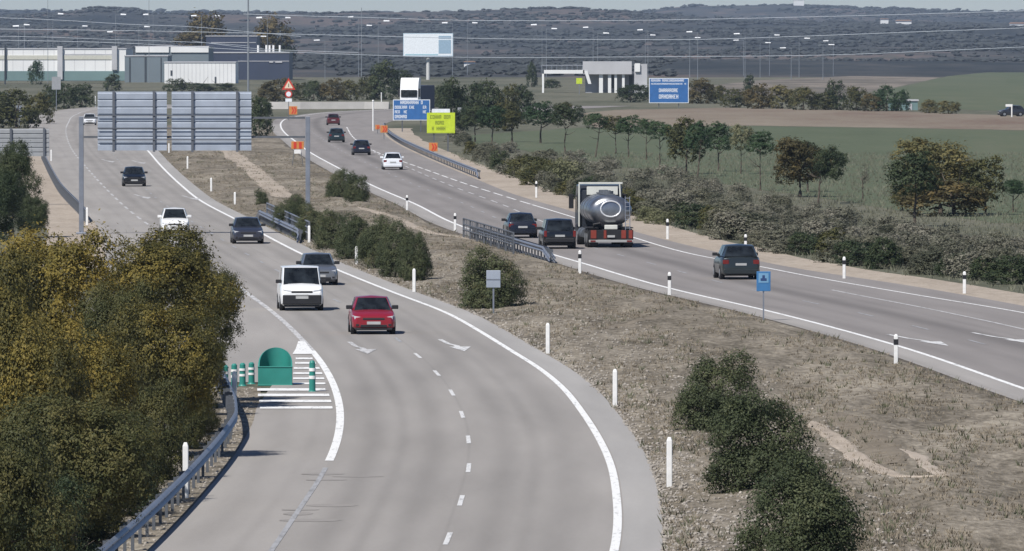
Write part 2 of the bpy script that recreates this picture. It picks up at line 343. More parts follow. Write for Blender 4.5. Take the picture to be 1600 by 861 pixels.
# median with real relief
medA = off(Rl, lambda d: 1.05 + 0.12 * noise.noise(Vector((0.3, d * 0.35, 0)))); medB = off(Lr, -1.3)
def med_h(x, d):
    a, b = medA(d), medB(d)
    if b - a < 0.5: return 0.012
    u = (x - a) / (b - a)
    if u <= 0 or u >= 1: return 0.012
    e = min(1, min(u, 1-u) * (b - a) / 2.0)
    h = 0.22 + 0.32 * noise.fractal(Vector((x*0.35, d*0.05, 2)), 1.0, 2.0, 3) + 0.05 * noise.noise(Vector((x*2.5, d*0.7, 5)))
    return 0.016 + e * max(-0.0, h) * 0.55
ds = steps(120, 1180, 1.004, 0.6); nu = 50; vs = []
for d in ds:
    a, b = medA(d), medB(d)
    for k in range(nu+1):
        x = a + (b-a)*k/nu; vs.append((x, d, 0.012 if k in (0, nu) else med_h(x, d)))
fs = [(i*(nu+1)+k, i*(nu+1)+k+1, (i+1)*(nu+1)+k+1, (i+1)*(nu+1)+k) for i in range(len(ds)-1) for k in range(nu)]
me = bpy.data.meshes.new('median'); me.from_pydata(vs, [], fs); me.materials.append(M_median)
for p in me.polygons: p.use_smooth = True
o = bpy.data.objects.new('median_ground', me); C.objects.link(o); structure(o)
def track(name, px, wd, material, lift=0.02):
    """a worn path that lies on the median relief"""
    P = [G(*p) for p in px]; vs = []; nn = 40; n = 7
    P = [P[0]] + P + [P[-1]]; pts = []
    for i in range(1, len(P)-2):
        for k in range(nn // 2):
            t = k / (nn // 2); p0, p1, p2, p3 = P[i-1:i+3]
            pts.append(0.5*((2*p1)+(p2-p0)*t+(2*p0-5*p1+4*p2-p3)*t*t+(3*p1-p0-3*p2+p3)*t**3))
    for i, p in enumerate(pts):
        ww = wd * (0.75 + 0.35*noise.noise(Vector((i*0.15, 0, 0)))) * min(1, i/8+.15, (len(pts)-i)/8+.15)
        for k in range(n):
            q = (k/(n-1)-0.5)*ww; x = p.x + q; vs.append((x, p.y, med_h(x, p.y) + lift*(1 if 0 < k < n-1 else 0)))
    fs = [(i*n+k, i*n+k+1, (i+1)*n+k+1, (i+1)*n+k) for i in range(len(pts)-1) for k in range(n-1)]
    me = bpy.data.meshes.new(name); me.from_pydata(vs, [], fs); me.materials.append(material)
    o = bpy.data.objects.new(name, me); C.objects.link(o); structure(o)
track('dirt_path', [(345,228),(365,245),(395,268),(425,295),(445,310)], 2.3, M_dirt)
M_soil = ground_mat('bare brown soil', [(0.3, (0.13, 0.11, 0.082)), (0.55, (0.20, 0.17, 0.13)), (0.8, (0.26, 0.22, 0.17))], [(0.5, 0.6), (4.0, 0.5)], bump=0.2)
track('bare_soil', [(1300,655),(1345,680),(1375,705),(1395,735)], 1.5, M_soil, 0.03)
track('bare_soil', [(900,520),(960,512),(1010,505),(1040,500)], 0.9, M_soil, 0.02)
track('dirt_path', [(1268,668),(1310,695),(1345,725),(1385,748),(1420,755),(1480,757)], 0.75, M_dirt, .035)
track('dirt_path', [(1405,712),(1432,722),(1452,740),(1478,757)], 0.6, M_dirt)
track('dirt_path', [(560,328),(620,345),(660,362),(720,372),(760,380)], 1.1, M_dirt, 0.012)
# ------------------------------------------------------------------ roads
ribbon('left_road', off(Ll, 0), off(Rl, 1.05), 120, 1560, 0.030, M_asMain, nu=4)
ribbon('exit_road', El, off(Ll, 0.02), 300, 1560, 0.026, M_asL, nu=4)
ribbon('exit_road', El, off(El, 5.0), 150, 302, 0.022, M_asL, nu=2)
ribbon('road_shoulder', lambda d: El_main(d) if d < 279 else El_main(279) - (d - 279) * 0.0, off(Ll, 0.02), 120, 300.5, 0.027, M_asL, nu=3)
ribbon('right_road', off(Lr, -1.3), Pr, 120, 1530, 0.030, M_asR, nu=5)
ribbon('gravel_verge', off(El_main, lambda d: -1.7), off(El_main, 0.1), 120, 296, 0.018, M_median, nu=2)
ribbon('gravel_verge', off(Lr, -1.75), off(Lr, -1.28), 150, 1000, 0.0225, M_edge, nu=1)
ribbon('road_shoulder', off(Rl, 0.14), off(Rl, lambda d: 1.04), 120, 1200, 0.0335, asphalt_mat('shoulder asphalt', (0.33, 0.315, 0.295), [(1, 0.2, 0.02)]), nu=1)
ribbon('road_shoulder', off(Lr, -1.3), off(Lr, -0.1), 150, 1200, 0.0335, asphalt_mat('shoulder asphalt pale', (0.31, 0.29, 0.268), [(0.2, 0.3, 0.10)]), nu=1)
Z = 0.038
line('lane_marking', Rl, 0.20, 120, 1500, Z, M_white)
line('lane_marking', off(Ll, 0.0), 0.23, 244, 330, Z, M_white)
line('lane_marking', off(Ll, 0.0), 0.13, 140, 240, Z, M_ghost)
line('lane_marking', Ll, 0.22, 330, 415, Z, M_worn)
dashes('lane_marking', Ll, 0.16, 417, 1150, 9, 17, Z, M_worn)
line('lane_marking', Ll, 0.16, 1160, 1500, Z, M_worn)
midl = lambda d: 0.5 * (Ll(d) + Rl(d))
M_dash = paint_mat('dash paint', (.60, .595, .58), .40)
dashes('lane_marking', midl, 0.12, 203.5, 330, 5, 17, Z, M_dash)
dashes('lane_marking', midl, 0.12, 339.5, 1100, 5, 17, Z, M_ghost)
line('lane_marking', Lr, 0.20, 130, 1500, Z, M_white)
line('lane_marking', off(Rr, 0), 0.15, 150, 620, Z, M_white)
dashes('lane_marking', Rr, 0.15, 622, 1150, 12, 17, Z, M_white)
Ar = off(Lr, lambda d: 7.15 if d < 360 else 7.15 - (d-360)*0.0035)
line('lane_marking', Ar, 0.14, 150, 410, Z, M_worn)
dashes('lane_marking', off(Lr, lambda d: 5.7 + max(0, (d - 560)) * 0.002), 0.14, 560, 1000, 9, 17, Z, M_worn)
dashes('lane_marking', off(Lr, 3.4), 0.12, 150, 1150, 5, 17, Z, M_ghost)
M_skid = asphalt_mat('tyre rubber', (0.262, 0.244, 0.225), [])
rsk = random.Random(4); mb = MB()
for k in range(7):
    d = rsk.uniform(212, 240); x = Ll(d) + rsk.uniform(-.1, 1.2); w_ = rsk.uniform(.25, .8); l_ = rsk.uniform(.25, .8); n_ = 9
    mb.add([(x + w_*math.cos(2*math.pi*q/n_), d + l_*math.sin(2*math.pi*q/n_), .0355 + k*.00004) for q in range(n_)], [tuple(range(n_))])
structure(mb.build('road_stain', M_skid))
# arrows, drawn flat on the lanes
def arrow(px, py, length, flip=1, tipx=0.0):
    c = G(px, py); L = length
    sh = [(-0.45, L*.5), (-0.28, L*.5), (-0.12, L*.12), (0.12, -L*.05), (0.12, -L*.12), (0.48, -L*.12), (0.10, -L*.5), (-0.28, -L*.12), (-0.08, -L*.12), (-0.10, -L*.02), (-0.30, L*.14)]
    return [(c.x + flip*a*1.05 + tipx*(b/L), c.y + b + slope(Ll, c.y)*0, Z + 0.004) for a, b in sh], c
mbA = MB(); mbB = MB()
for x, y, L_, fl, tx, mb in [(566, 545, 13, 1, -.4, mbB), (712, 541, 13, 1, -.5, mbA), (170, 252, 22, 1, -1.5, mbB), (218, 254, 22, 1, -1.5, mbB), (224, 308, 18, 1, -1.2, mbB), (300, 310, 18, 1, -1.2, mbB), (1572, 530, 13, 1, -1.1, mbA), (1440, 533, 13, 1, -1.2, mbA)]:
    v, c = arrow(x, y, L_, fl, tx); mb.add(v, [tuple(range(len(v)))])
structure(mbA.build('lane_arrow', M_dash)); structure(mbB.build('lane_arrow', M_worn))
# gore hatching
gp = []
for y, xa, xb in [(608.5, 402, 508), (617, 403, 514), (626.5, 405, 517), (636.5, 406, 519)]: gp.append([(xa, y-1.9), (xb, y-1.9), (xb+1, y+1.9), (xa, y+1.9)])
for y, xa, xb in [(560, 462, 488), (567, 461, 493), (575, 459, 499), (583, 458, 503), (591, 458, 506), (599, 458, 508)]: gp.append([(xa, y-1.4), (xb, y-1.4), (xb+1, y+1.4), (xa, y+1.4)])
gp.append([(466, 533), (476, 533), (492, 553), (457, 553), (462, 545)])
polys('lane_marking', gp, Z + 0.005, M_white)
# ------------------------------------------------------------------ foliage
def crown_mesh(name, lobes, nclump, nleaf, leaf, seed, clump_r=0.22, up=0.3, fill=0.75):
    rs = np.random.RandomState(seed); lob = np.array(lobes, float)
    wts = lob[:, 3]*lob[:, 4] + lob[:, 4]*lob[:, 5]; wts /= wts.sum()
    li = rs.choice(len(lob), nclump, p=wts); d = rs.normal(size=(nclump, 3)); d[:, 2] += up; d /= np.linalg.norm(d, axis=1)[:, None]
    rad = fill + (1.08 - fill) * rs.rand(nclump)**0.6
    cc = lob[li, :3] + d * rad[:, None] * lob[li, 3:6]
    ctone = rs.rand(nclump)
    ci = rs.randint(0, nclump, nleaf); out = d[ci]
    p = cc[ci] + rs.normal(size=(nleaf, 3)) * clump_r * 0.5 * (0.6 + 0.8*rs.rand(nclump)[ci])[:, None] * np.array([1, 1, .8])
    loc = p - cc[ci]; loc /= (np.linalg.norm(loc, axis=1)[:, None] + 1e-6); nrm = out * 0.8 + loc * 0.5 + rs.normal(size=(nleaf, 3)) * 0.42 + np.array([0, 0, 0.3]); nrm /= np.linalg.norm(nrm, axis=1)[:, None]
    a = np.cross(nrm, rs.normal(size=(nleaf, 3))); a /= np.linalg.norm(a, axis=1)[:, None]; b = np.cross(nrm, a)
    sz = leaf * (0.5 + rs.rand(nleaf)); la = a * sz[:, None]; lb = b * (sz * 0.55)[:, None]
    V = np.stack([p - la, p + lb, p + la, p - lb], 1).reshape(-1, 3)
    me = bpy.data.meshes.new(name); me.vertices.add(4*nleaf); me.vertices.foreach_set('co', V.astype(np.float32).ravel())
    me.loops.add(4*nleaf); me.loops.foreach_set('vertex_index', np.arange(4*nleaf, dtype=np.int32))
    me.polygons.add(nleaf); me.polygons.foreach_set('loop_start', np.arange(0, 4*nleaf, 4, dtype=np.int32)); me.polygons.foreach_set('loop_total', np.full(nleaf, 4, np.int32))
    me.update(calc_edges=True)
    at = me.attributes.new('tone', 'FLOAT', 'POINT'); big = 0.5 + 0.5*np.sin(cc[:, 0]*3.1 + seed) * np.cos(cc[:, 1]*2.7 + cc[:, 2]*3.3 + seed*2); tn = np.clip(0.12 + (ctone*0.38 + big*0.34)[ci] + rs.rand(nleaf)*0.14, 0, 1); at.data.foreach_set('value', np.repeat(tn, 4).astype(np.float32))
    return me
def lobes_for(seed, n, flat=1.0, core=0.70):
    r = random.Random(seed); L = [(0, 0, 0.0, core, core, core*0.9*flat)]
    for k in range(n):
        a = r.uniform(0, 6.283); e = r.uniform(-0.6, 0.7); q = r.uniform(0.42, 0.62)*(1 if e < .4 else .75); s = r.uniform(0.30, 0.46)
        L.append((math.cos(a)*q, math.sin(a)*q, e*0.75*flat, s, s, s*0.9*flat))
    return L
def bush_lobes(seed, n):
    r = random.Random(seed); L = [(0, 0, -.15, .78, .78, .72), (0, 0, -.5, .85, .85, .45)]
    for k in range(n):
        a = r.uniform(0, 6.283); e = r.uniform(-.75, .55); q = r.uniform(.35, .62)*(1 if e < .2 else .7); s = r.uniform(.26, .42); L.append((math.cos(a)*q, math.sin(a)*q, e, s, s, s*.9))
    return L
BIG = [crown_mesh('crown', lobes_for(10+k, 13), 1100, 48000, 0.0165, k, 0.105) for k in range(4)]
MID = [crown_mesh('crown', lobes_for(30+k, 9), 320, 9000, 0.034, 20+k, 0.14) for k in range(4)]
SML = [crown_mesh('crown', lobes_for(50+k, 7), 120, 2200, 0.065, 40+k, 0.2) for k in range(5)]
SPARSE = [crown_mesh('crown', lobes_for(70+k, 8, core=0.5), 110, 1900, 0.055, 60+k, 0.17) for k in range(3)]
OLE = [crown_mesh('foliage', bush_lobes(90+k, 12), 900, 36000, 0.021, 80+k, 0.135, up=0.5) for k in range(4)]
BSH = [crown_mesh('foliage', bush_lobes(190+k, 8), 260, 5000, 0.045, 180+k, 0.13, up=0.5) for k in range(4)]
TWG = [crown_mesh('foliage', bush_lobes(290+k, 7), 200, 2600, 0.05, 280+k, 0.15, up=0.5) for k in range(3)]
def with_mat(me, m, cache={}):
    k = (me.name, m.name)
    if k not in cache: c = me.copy(); c.materials.clear(); c.materials.append(m); cache[k] = c
    return cache[k]
LY = leaf_mat('yellow flowering leaves', [(0.15, (0.045, 0.048, 0.020)), (0.40, (0.090, 0.084, 0.027)), (0.60, (0.175, 0.142, 0.036)), (0.82, (0.27, 0.200, 0.045))])
LYG = leaf_mat('olive leaves', [(0.15, (0.036, 0.044, 0.020)), (0.5, (0.075, 0.080, 0.030)), (0.85, (0.13, 0.115, 0.04))])
LG = leaf_mat('dark green leaves', [(0.10, (0.020, 0.032, 0.016)), (0.5, (0.042, 0.060, 0.028)), (0.9, (0.085, 0.100, 0.045))])
LO = leaf_mat('oleander leaves', [(0.10, (0.034, 0.046, 0.022)), (0.5, (0.070, 0.085, 0.040)), (0.80, (0.115, 0.125, 0.060)), (0.97, (0.19, 0.155, 0.08))])
LP = leaf_mat('pine leaves', [(0.10, (0.024, 0.045, 0.020)), (0.5, (0.045, 0.080, 0.036)), (0.9, (0.080, 0.115, 0.050))])
LB = leaf_mat('rusty autumn leaves', [(0.15, (0.045, 0.044, 0.022)), (0.5, (0.095, 0.080, 0.034)), (0.85, (0.17, 0.125, 0.048))])
LOC = leaf_mat('ochre leaves', [(0.15, (0.07, 0.074, 0.032)), (0.5, (0.14, 0.128, 0.052)), (0.85, (0.22, 0.18, 0.07))])
LS = leaf_mat('grey scrub twigs', [(0.15, (0.12, 0.122, 0.085)), (0.5, (0.175, 0.17, 0.125)), (0.85, (0.24, 0.225, 0.175))], 0.6)
LSG = leaf_mat('green scrub leaves', [(0.10, (0.06, 0.066, 0.044)), (0.5, (0.115, 0.118, 0.078)), (0.9, (0.19, 0.18, 0.125))], 0.45)
LSL = leaf_mat('pale yellow green scrub', [(0.10, (0.08, 0.088, 0.045)), (0.5, (0.15, 0.155, 0.08)), (0.9, (0.26, 0.25, 0.15))])
M_bark = mat('bark', (0.10, 0.08, 0.062), 0.95, noise_s=8, noise_a=0.3, bump=0.4)
M_barkg = mat('grey bark', (0.17, 0.15, 0.13), 0.95, noise_s=8, noise_a=0.3)
def trunk_mb(h, r, crown_r, seed, lean=0.0, limbs=6):
    q = random.Random(seed); mb = MB(); pts = []; rs = []
    top = h
    for k in range(7):
        t = k/6; pts.append((lean*t*top + q.uniform(-.04, .04)*h*.3, q.uniform(-.04, .04)*h*.3, t*top - 0.05)); rs.append(r*(1.25 - 0.85*t) if k else r*1.5)
    mb.path(pts, rs, 7)
    for k in range(limbs):
        t = q.uniform(0.5, 0.95); b = Vector(pts[int(t*6)]); a = q.uniform(0, 6.283); L = crown_r*q.uniform(.5, .85)
        e = b + Vector((math.cos(a)*L, math.sin(a)*L, L*q.uniform(.3, .9))); m = (b+e)/2 + Vector((0, 0, -L*.08))
        mb.path([b, m, e], [r*.5, r*.35, r*.12], 5)
    return mb
def tree(xc, ybase, ytop, wpx, ycrown_bottom, meshset, m, label, group, name='tree', lean=0.0, idx=0, barkm=None, tx=None, depth=1.0, nl=6, D=None):
    """crown spans wpx wide, ytop..ycrown_bottom; trunk reaches the ground at ybase"""
    if D is None: base = G(tx if tx is not None else xc, ybase)
    else: base = PD(tx if tx is not None else xc, ybase, D); base.z = terrain(base.x, D)
    s = sc(base.y); W = wpx/s; H = (ycrown_bottom - ytop)/s; zc = CAM_H - ((ytop+ycrown_bottom)/2 - HZ)/s
    t = empty(name, base, 0, label, 'tree' if 'bush' not in name and 'shrub' not in name else 'bush', group)
    me = with_mat(meshset[idx % len(meshset)], m)
    o = bpy.data.objects.new('crown', me); C.objects.link(o); o.parent = t
    o.location = ((xc - (tx if tx is not None else xc))/s, 0, zc - base.z); o.scale = (W/2/0.98, W/2*depth/0.98, H/2/0.86); o.rotation_euler.z = idx*1.3
    if abs(o.scale[0]-o.scale[1]) > 1e-3: pass
    tb = trunk_mb(max(0.3, zc - base.z), max(0.05, W*0.022), W/2, idx+5, lean, nl).build('trunk', barkm or M_bark, t, smooth=True)
    return t
# big yellow-green trees at lower left: (xc, top, bottom-of-crown, width px, base y, material, idx, label)
bt = [
 (95, 345, 640, 280, 690, LY, 0, 'yellow flowering tree at the upper left of the roadside thicket, beside the verge'),
 (255, 358, 560, 250, 640, LY, 1, 'yellow green tree whose crown hides the lower half of the white car'),
 (325, 392, 560, 130, 628, LYG, 2, 'dull olive tree with ragged right edge jutting toward the exit road'),
 (255, 455, 690, 210, 715, LY, 3, 'bright yellow tree in the middle of the thicket above the guardrail'),
 (120, 480, 760, 240, 790, LY, 2, 'yellow olive tree at the centre left of the thicket'),
 (-10, 400, 760, 220, 800, LY, 1, 'orange tinged yellow tree cut by the left edge of the photo'),
 (118, 600, 860, 280, 890, LYG, 3, 'dark olive bushy tree behind the lower guardrail'),
 (10, 660, 980, 230, 980, LYG, 1, 'dark green brown tree in the bottom left corner'),
 (62, 735, 960, 215, 950, LG, 0, 'grey green low tree near the bottom stretch of the guardrail'),
 (282, 560, 660, 100, 680, LY, 0, 'small yellow tree leaning over the guardrail near the green vertex marker'),
 (50, 470, 800, 210, 830, LY, 2, 'ochre tree low in the thicket beside the left edge'),
 (190, 430, 660, 170, 700, LYG, 0, 'olive tree filling the gap in the heart of the thicket'),
 (318, 520, 615, 80, 650, LYG, 3, 'small rusty olive tree left of the green posts'),
]
for i, (xc, yt, yb, wp, ybase, m, idx, lab) in enumerate(bt):
    tree(xc, ybase, yt, wp, yb, BIG, m, lab, 'roadside thicket trees', 'flowering_tree' if m is LY else 'tree', idx=idx, nl=9)
for i, (xc, yt, yb, wp, ybase, lab) in enumerate([
 (20, 222, 350, 90, 372, 'dark green tree behind the small grey sign back at the left edge'),
 (-20, 240, 390, 130, 400, 'dark green tree cut by the left edge beside the beige verge'),
 (48, 300, 375, 62, 388, 'dark green tree with a rounded crown beside the beige verge, right of its neighbours')]):
    tree(xc, ybase, yt, wp*1.05, yb, BIG, LG, lab, 'dark trees on the left verge', idx=i+1)
# low dark undergrowth below the thicket, behind the guardrail
for i, (x, y, wp, hp) in enumerate([(240, 750, 130, 160), (178, 806, 150, 140), (95, 885, 170, 140), (296, 702, 80, 95), (318, 676, 60, 75), (212, 776, 120, 120), (140, 842, 130, 110)]):
    tree(x, y, y-hp, wp, y, OLE, LYG if i != 1 else LG, ['dark shaded shrub behind the guardrail under the yellow trees', 'dark shrub pressed against the guardrail below the yellow tree', 'dark shrub at the bottom behind the guardrail', 'small dark shrub left of the white edge post', 'little dark shrub where the guardrail bends at the top', 'dark shrub halfway down the lower guardrail', 'dark shrub third up from the bottom end of the guardrail'][i], 'shrubs behind the guardrail', 'shrub', idx=i)
# oleanders on the median: (xc, base y, top y, width)
for i, (x, yb, yt, wp, lab) in enumerate([
 (1122, 680, 548, 160, 'round oleander bush on the median, upper one of the three at lower right'),
 (1190, 775, 610, 196, 'oleander bush on the median, middle one of the three at lower right'),
 (1243, 910, 715, 222, 'largest and lowest oleander bush, cut by the bottom edge of the photo'),
 (771, 483, 388, 122, 'oleander bush behind the small grey backed sign on the median'),
 (532, 313, 262, 52, 'left half of the twin oleander bush near the right carriageway'),
 (558, 319, 268, 48, 'right half of the twin oleander bush near the right carriageway'),
 (452, 360, 304, 62, 'oleander bush of the median hedge, leftmost of the seven in its row'),
 (486, 376, 318, 62, 'oleander bush of the median hedge, second from the left of the seven in its row'),
 (521, 391, 326, 68, 'oleander bush of the median hedge, third from the left of the seven in its row'),
 (555, 407, 332, 74, 'oleander bush of the median hedge, fourth from the left of the seven in its row'),
 (588, 421, 338, 72, 'oleander bush of the median hedge, third from the right of the seven in its row'),
 (618, 434, 346, 66, 'oleander bush of the median hedge, second from the right of the seven in its row'),
 (648, 440, 356, 64, 'oleander bush of the median hedge, rightmost of the seven in its row'),
 (408, 325, 295, 28, 'small lone oleander bush beside the beige path at the barrier')]):
    p = tree(x, yb, yt, wp, 493 if x == 771 else yb + 1, OLE if wp > 45 else MID, LO, lab, 'oleander bushes on the median', 'oleander_bush', idx=i, nl=3)
# line of small trees with thin trunks on the right
for i, (x, yb, yt, cb, wp, m, lean) in enumerate([
 (742, 222, 168, 196, 44, LG, 0), (768, 226, 162, 196, 40, LP, .1), (800, 222, 172, 194, 46, LYG, 0), (845, 224, 156, 192, 50, LP, 0), (883, 240, 164, 194, 42, LG, 0),
 (930, 246, 174, 198, 36, LP, .15), (962, 240, 180, 204, 34, LYG, 0), (982, 246, 178, 206, 36, LP, 0), (1010, 250, 186, 208, 34, LP, 0), (1031, 262, 186, 214, 36, LP, 0),
 (1072, 272, 182, 246, 54, LYG, 0), (1090, 276, 186, 232, 40, LP, .1), (1122, 268, 192, 232, 44, LP, 0), (1158, 272, 190, 230, 34, LSL, 0), (1188, 298, 204, 238, 42, LP, 0)]):
    tree(x, yb, yt, wp*1.25, cb+2, BSH, m, 'slim bare trunked tree, %s from the left in the row beside the green field' % NTH[i], 'row of slim trees on the right bank', 'slim_tree', idx=i, lean=lean, barkm=M_bark)
for i, (x, tx, yb, yt, cb, wp, m, lab) in enumerate([
 (1252, 1250, 308, 212, 288, 86, LB, 'rusty brown green tree with its trunk near the middle of the bank'),
 (1250, 1262, 300, 216, 258, 50, LG, 'dark green crown showing through the rusty tree on the bank'),
 (1300, 1278, 318, 228, 282, 52, LG, 'dark tree on a leaning trunk right of the rusty tree'),
 (1430, 1430, 354, 232, 295, 78, LG, 'dark green tree in front of the ochre tree'),
 (1465, 1470, 335, 214, 290, 120, LOC, 'large ochre yellow tree at the right of the bank'),
 (1470, 1490, 338, 275, 330, 130, LB, 'low brown bushy tree under the ochre tree'),
 (1418, 1410, 330, 285, 318, 60, LYG, 'low olive tree left of the dark green tree'),
 (1535, 1540, 336, 240, 310, 70, LYG, 'pale olive tree right of the ochre tree'),
 (1585, 1583, 332, 280, 304, 40, LP, 'small green tree at the right edge of the photo'),
 (1350, 1348, 312, 262, 285, 14, LS, 'thin bare sapling between the two tree clumps')]):
    tree(x, yb, yt, wp*1.22, cb+(6 if wp > 60 else 2), (BSH if i % 2 else MID) if wp > 30 else SPARSE, m, lab, 'trees on the right bank', idx=i, tx=tx, lean=0.1 if 'leaning' in lab else 0)
# far hedge and woods
fh = [(1095, 162, 124, 50, LB), (1120, 162, 130, 30, LYG), (1150, 168, 138, 46, LYG), (1185, 170, 128, 46, LB), (1222, 170, 134, 50, LOC), (1255, 172, 132, 46, LYG), (1308, 172, 124, 34, LG), (1290, 172, 140, 44, LYG),
      (1338, 173, 136, 44, LYG), (1362, 174, 142, 34, LB), (1385, 174, 132, 40, LP), (1408, 174, 138, 30, LP), (1452, 177, 156, 30, LOC), (1482, 178, 155, 36, LOC), (1170, 150, 116, 20, LG)]
for i, (x, yb, yt, wp, m) in enumerate(fh):
    tree(x, yb, yt, wp*1.15, yb, BSH, m, 'low tree in the far hedge beyond the ploughed field, %s from the left' % NTH[i], 'far hedge', 'hedge_tree', idx=i, nl=2)
cw = [(705, 196, 124, 46, LG), (735, 192, 122, 50, LG), (765, 196, 124, 52, LG), (795, 190, 128, 44, LYG), (818, 186, 134, 40, LG), (690, 178, 128, 40, LG), (790, 205, 160, 40, LYG), (720, 205, 165, 36, LG)]
for i, (x, yb, yt, wp, m) in enumerate(cw):
    tree(x, yb, yt, wp*1.15, yb, BSH, m, 'dark tree in the clump right of the yellow sign, %s in the clump' % NTH[i], 'dark clump behind the yellow sign', idx=i, nl=3)
for i, (x, yb, yt, wp, m, lab) in enumerate([
 (600, 156, 97, 56, LG, 'green tree left of the billboard post'), (578, 156, 112, 34, LYG, 'pale olive tree left of the billboard'), (632, 150, 108, 38, LG, 'green tree beside the white truck cab'),
 (520, 158, 120, 44, LB, 'brownish shrubby tree beyond the concrete barrier'), (548, 157, 126, 36, LYG, 'olive shrubby tree beyond the concrete barrier'), (490, 158, 122, 34, LG, 'dark shrubby tree beyond the concrete barrier'), (470, 157, 128, 30, LYG, 'olive tree right of the warning sign'),
 (430, 160, 120, 54, LB, 'dark brown shrubby tree left of the warning sign'), (405, 216, 152, 40, LG, 'dark green bush right of the big sign backs'), (412, 190, 148, 26, LG, 'small dark green bush above the median path'),
 (25, 200, 138, 76, LYG, 'olive green tree at the far left above the small sign'), (60, 194, 142, 50, LYG, 'olive tree beside the far curve of the exit road'), (-5, 196, 142, 60, LG, 'green tree cut by the far left edge'),
 (100, 170, 124, 44, LG, 'dark tree left of the white car on the far curve'), (128, 168, 130, 40, LG, 'dark tree above the white car on the far curve'), (78, 168, 130, 30, LG, 'dark tree at the sign post near the warehouses'),
 (175, 142, 116, 30, LG, 'small dark tree in front of the warehouse'), (57, 132, 90, 24, LP, 'pale green conical tree in front of the white warehouse'),
 (272, 143, 122, 36, LG, 'dark low tree at the foot of the white block'), (310, 143, 128, 50, LG, 'long low green tree at the foot of the white block'), (350, 143, 130, 44, LG, 'low green tree at the right foot of the white block'),
 (985, 160, 128, 40, LG, 'dark green tree left of the blue motorway sign'), (1005, 158, 132, 26, LG, 'small dark tree touching the blue motorway sign'), (831, 136, 94, 18, LG, 'narrow dark cypress like tree left of the toll building'),
 (862, 138, 124, 30, LG, 'dark low tree under the white canopy'), (880, 186, 156, 30, LYG, 'small olive tree below the toll building'), (905, 190, 164, 22, LG, 'small dark tree near the field corner')]):
    tree(x, yb, yt, wp*1.15, yb, BSH, m, lab, 'scattered far trees', idx=i, nl=2)
for i, (x, yt, yb, wp, lab) in enumerate([(320, 20, 78, 72, 'tall rounded dark tree behind the white warehouse roof'), (300, 48, 80, 60, 'lower dark tree beside the tall one behind the warehouse'), (428, 22, 82, 74, 'tall rounded dark tree behind the blue building'), (445, 60, 112, 44, 'dark tree at the right end of the blue building')]):
    tree(x, 118, yt, wp, yb, SML, LB if i != 3 else LG, lab, 'tall trees behind the warehouses', 'tall_tree', idx=i, nl=3)
# scrub on the bank: individual bushes
def scatter_px(poly, n, seed, ymin_w=True):
    r = random.Random(seed); xs = [p[0] for p in poly]; ys = [p[1] for p in poly]; out = []
    while len(out) < n:
        x = r.uniform(min(xs), max(xs)); y = r.uniform(min(ys), max(ys)); ins = False; j = len(poly)-1
        for i in range(len(poly)):
            if (poly[i][1] > y) != (poly[j][1] > y) and x < (poly[j][0]-poly[i][0])*(y-poly[i][1])/(poly[j][1]-poly[i][1])+poly[i][0]: ins = not ins
            j = i
        if ins: out.append((x, y))
    return out
def scrub(pts, mats, hs, label, group, seed, name='scrub_bush', sets=None, catn='bush'):
    r = random.Random(seed); protos = {}
    for i, (x, y) in enumerate(pts):
        b = G(x, y); h = r.uniform(*hs); wdt = h * r.uniform(1.1, 2.3); m = mats[r.randrange(len(mats))]
        me = with_mat((sets or TWG)[r.randrange(len(sets or TWG))], m)
        o = bpy.data.objects.new(name, me); C.objects.link(o); o.location = (b.x, b.y, h*0.42); o.scale = (wdt/2, wdt/2, h/2/0.86); o.rotation_euler.z = r.uniform(0, 6.28)
        for lim, word in ((790, 'below the yellow works sign'), (900, 'left of the tanker'), (1010, 'behind and right of the tanker'), (1170, 'below the row of slim trees'), (1320, 'below the rusty tree'), (1430, 'between the rusty and the ochre tree'), (9999, 'below the ochre tree at the right')):
            if x < lim: break
        lb = label + ', ' + word; tag(o, lb, catn, lb.split(',')[0] + ' ' + word)
lowb = [(712,226),(760,262),(830,288),(905,318),(1000,345),(1060,352),(1130,372),(1210,393),(1330,415),(1450,434),(1600,450)]
r0 = random.Random(3); row = []
for i in range(len(lowb)-1):
    n = 5 if i < 5 else 6
    for k in range(n):
        t = (k + r0.random()*.8)/n; row.append((lowb[i][0]*(1-t)+lowb[i+1][0]*t, lowb[i][1]*(1-t)+lowb[i+1][1]*t - r0.uniform(1, 10)))
scrub(row, [LSG, LG, LSG, LS, LYG, LS], (1.0, 1.9), 'dark roadside bush on the verge', 'bushes along the right verge', 5, sets=BSH)
scrub(scatter_px([(720,222),(800,238),(960,262),(1100,290),(1200,322),(1400,368),(1640,400),(1640,432),(1400,415),(1200,378),(1050,338),(900,300),(780,262)], 200, 11), [LS, LS, LS, LSG], (0.6, 1.5), 'grey brown twiggy scrub on the bank', 'grey scrub on the bank', 6)
scrub(scatter_px([(800,262),(905,285),(930,300),(850,290),(790,270)], 14, 12), [LSL, LYG], (1.4, 2.4), 'tall yellow green bush', 'yellow green bushes left of the tanker', 7)
scrub(scatter_px([(1000,335),(1100,355),(1290,402),(1290,408),(1150,380),(1000,345)], 9, 14), [LSL], (0.6, 1.1), 'pale yellowish shrub at the verge', 'pale shrubs on the right verge', 17)
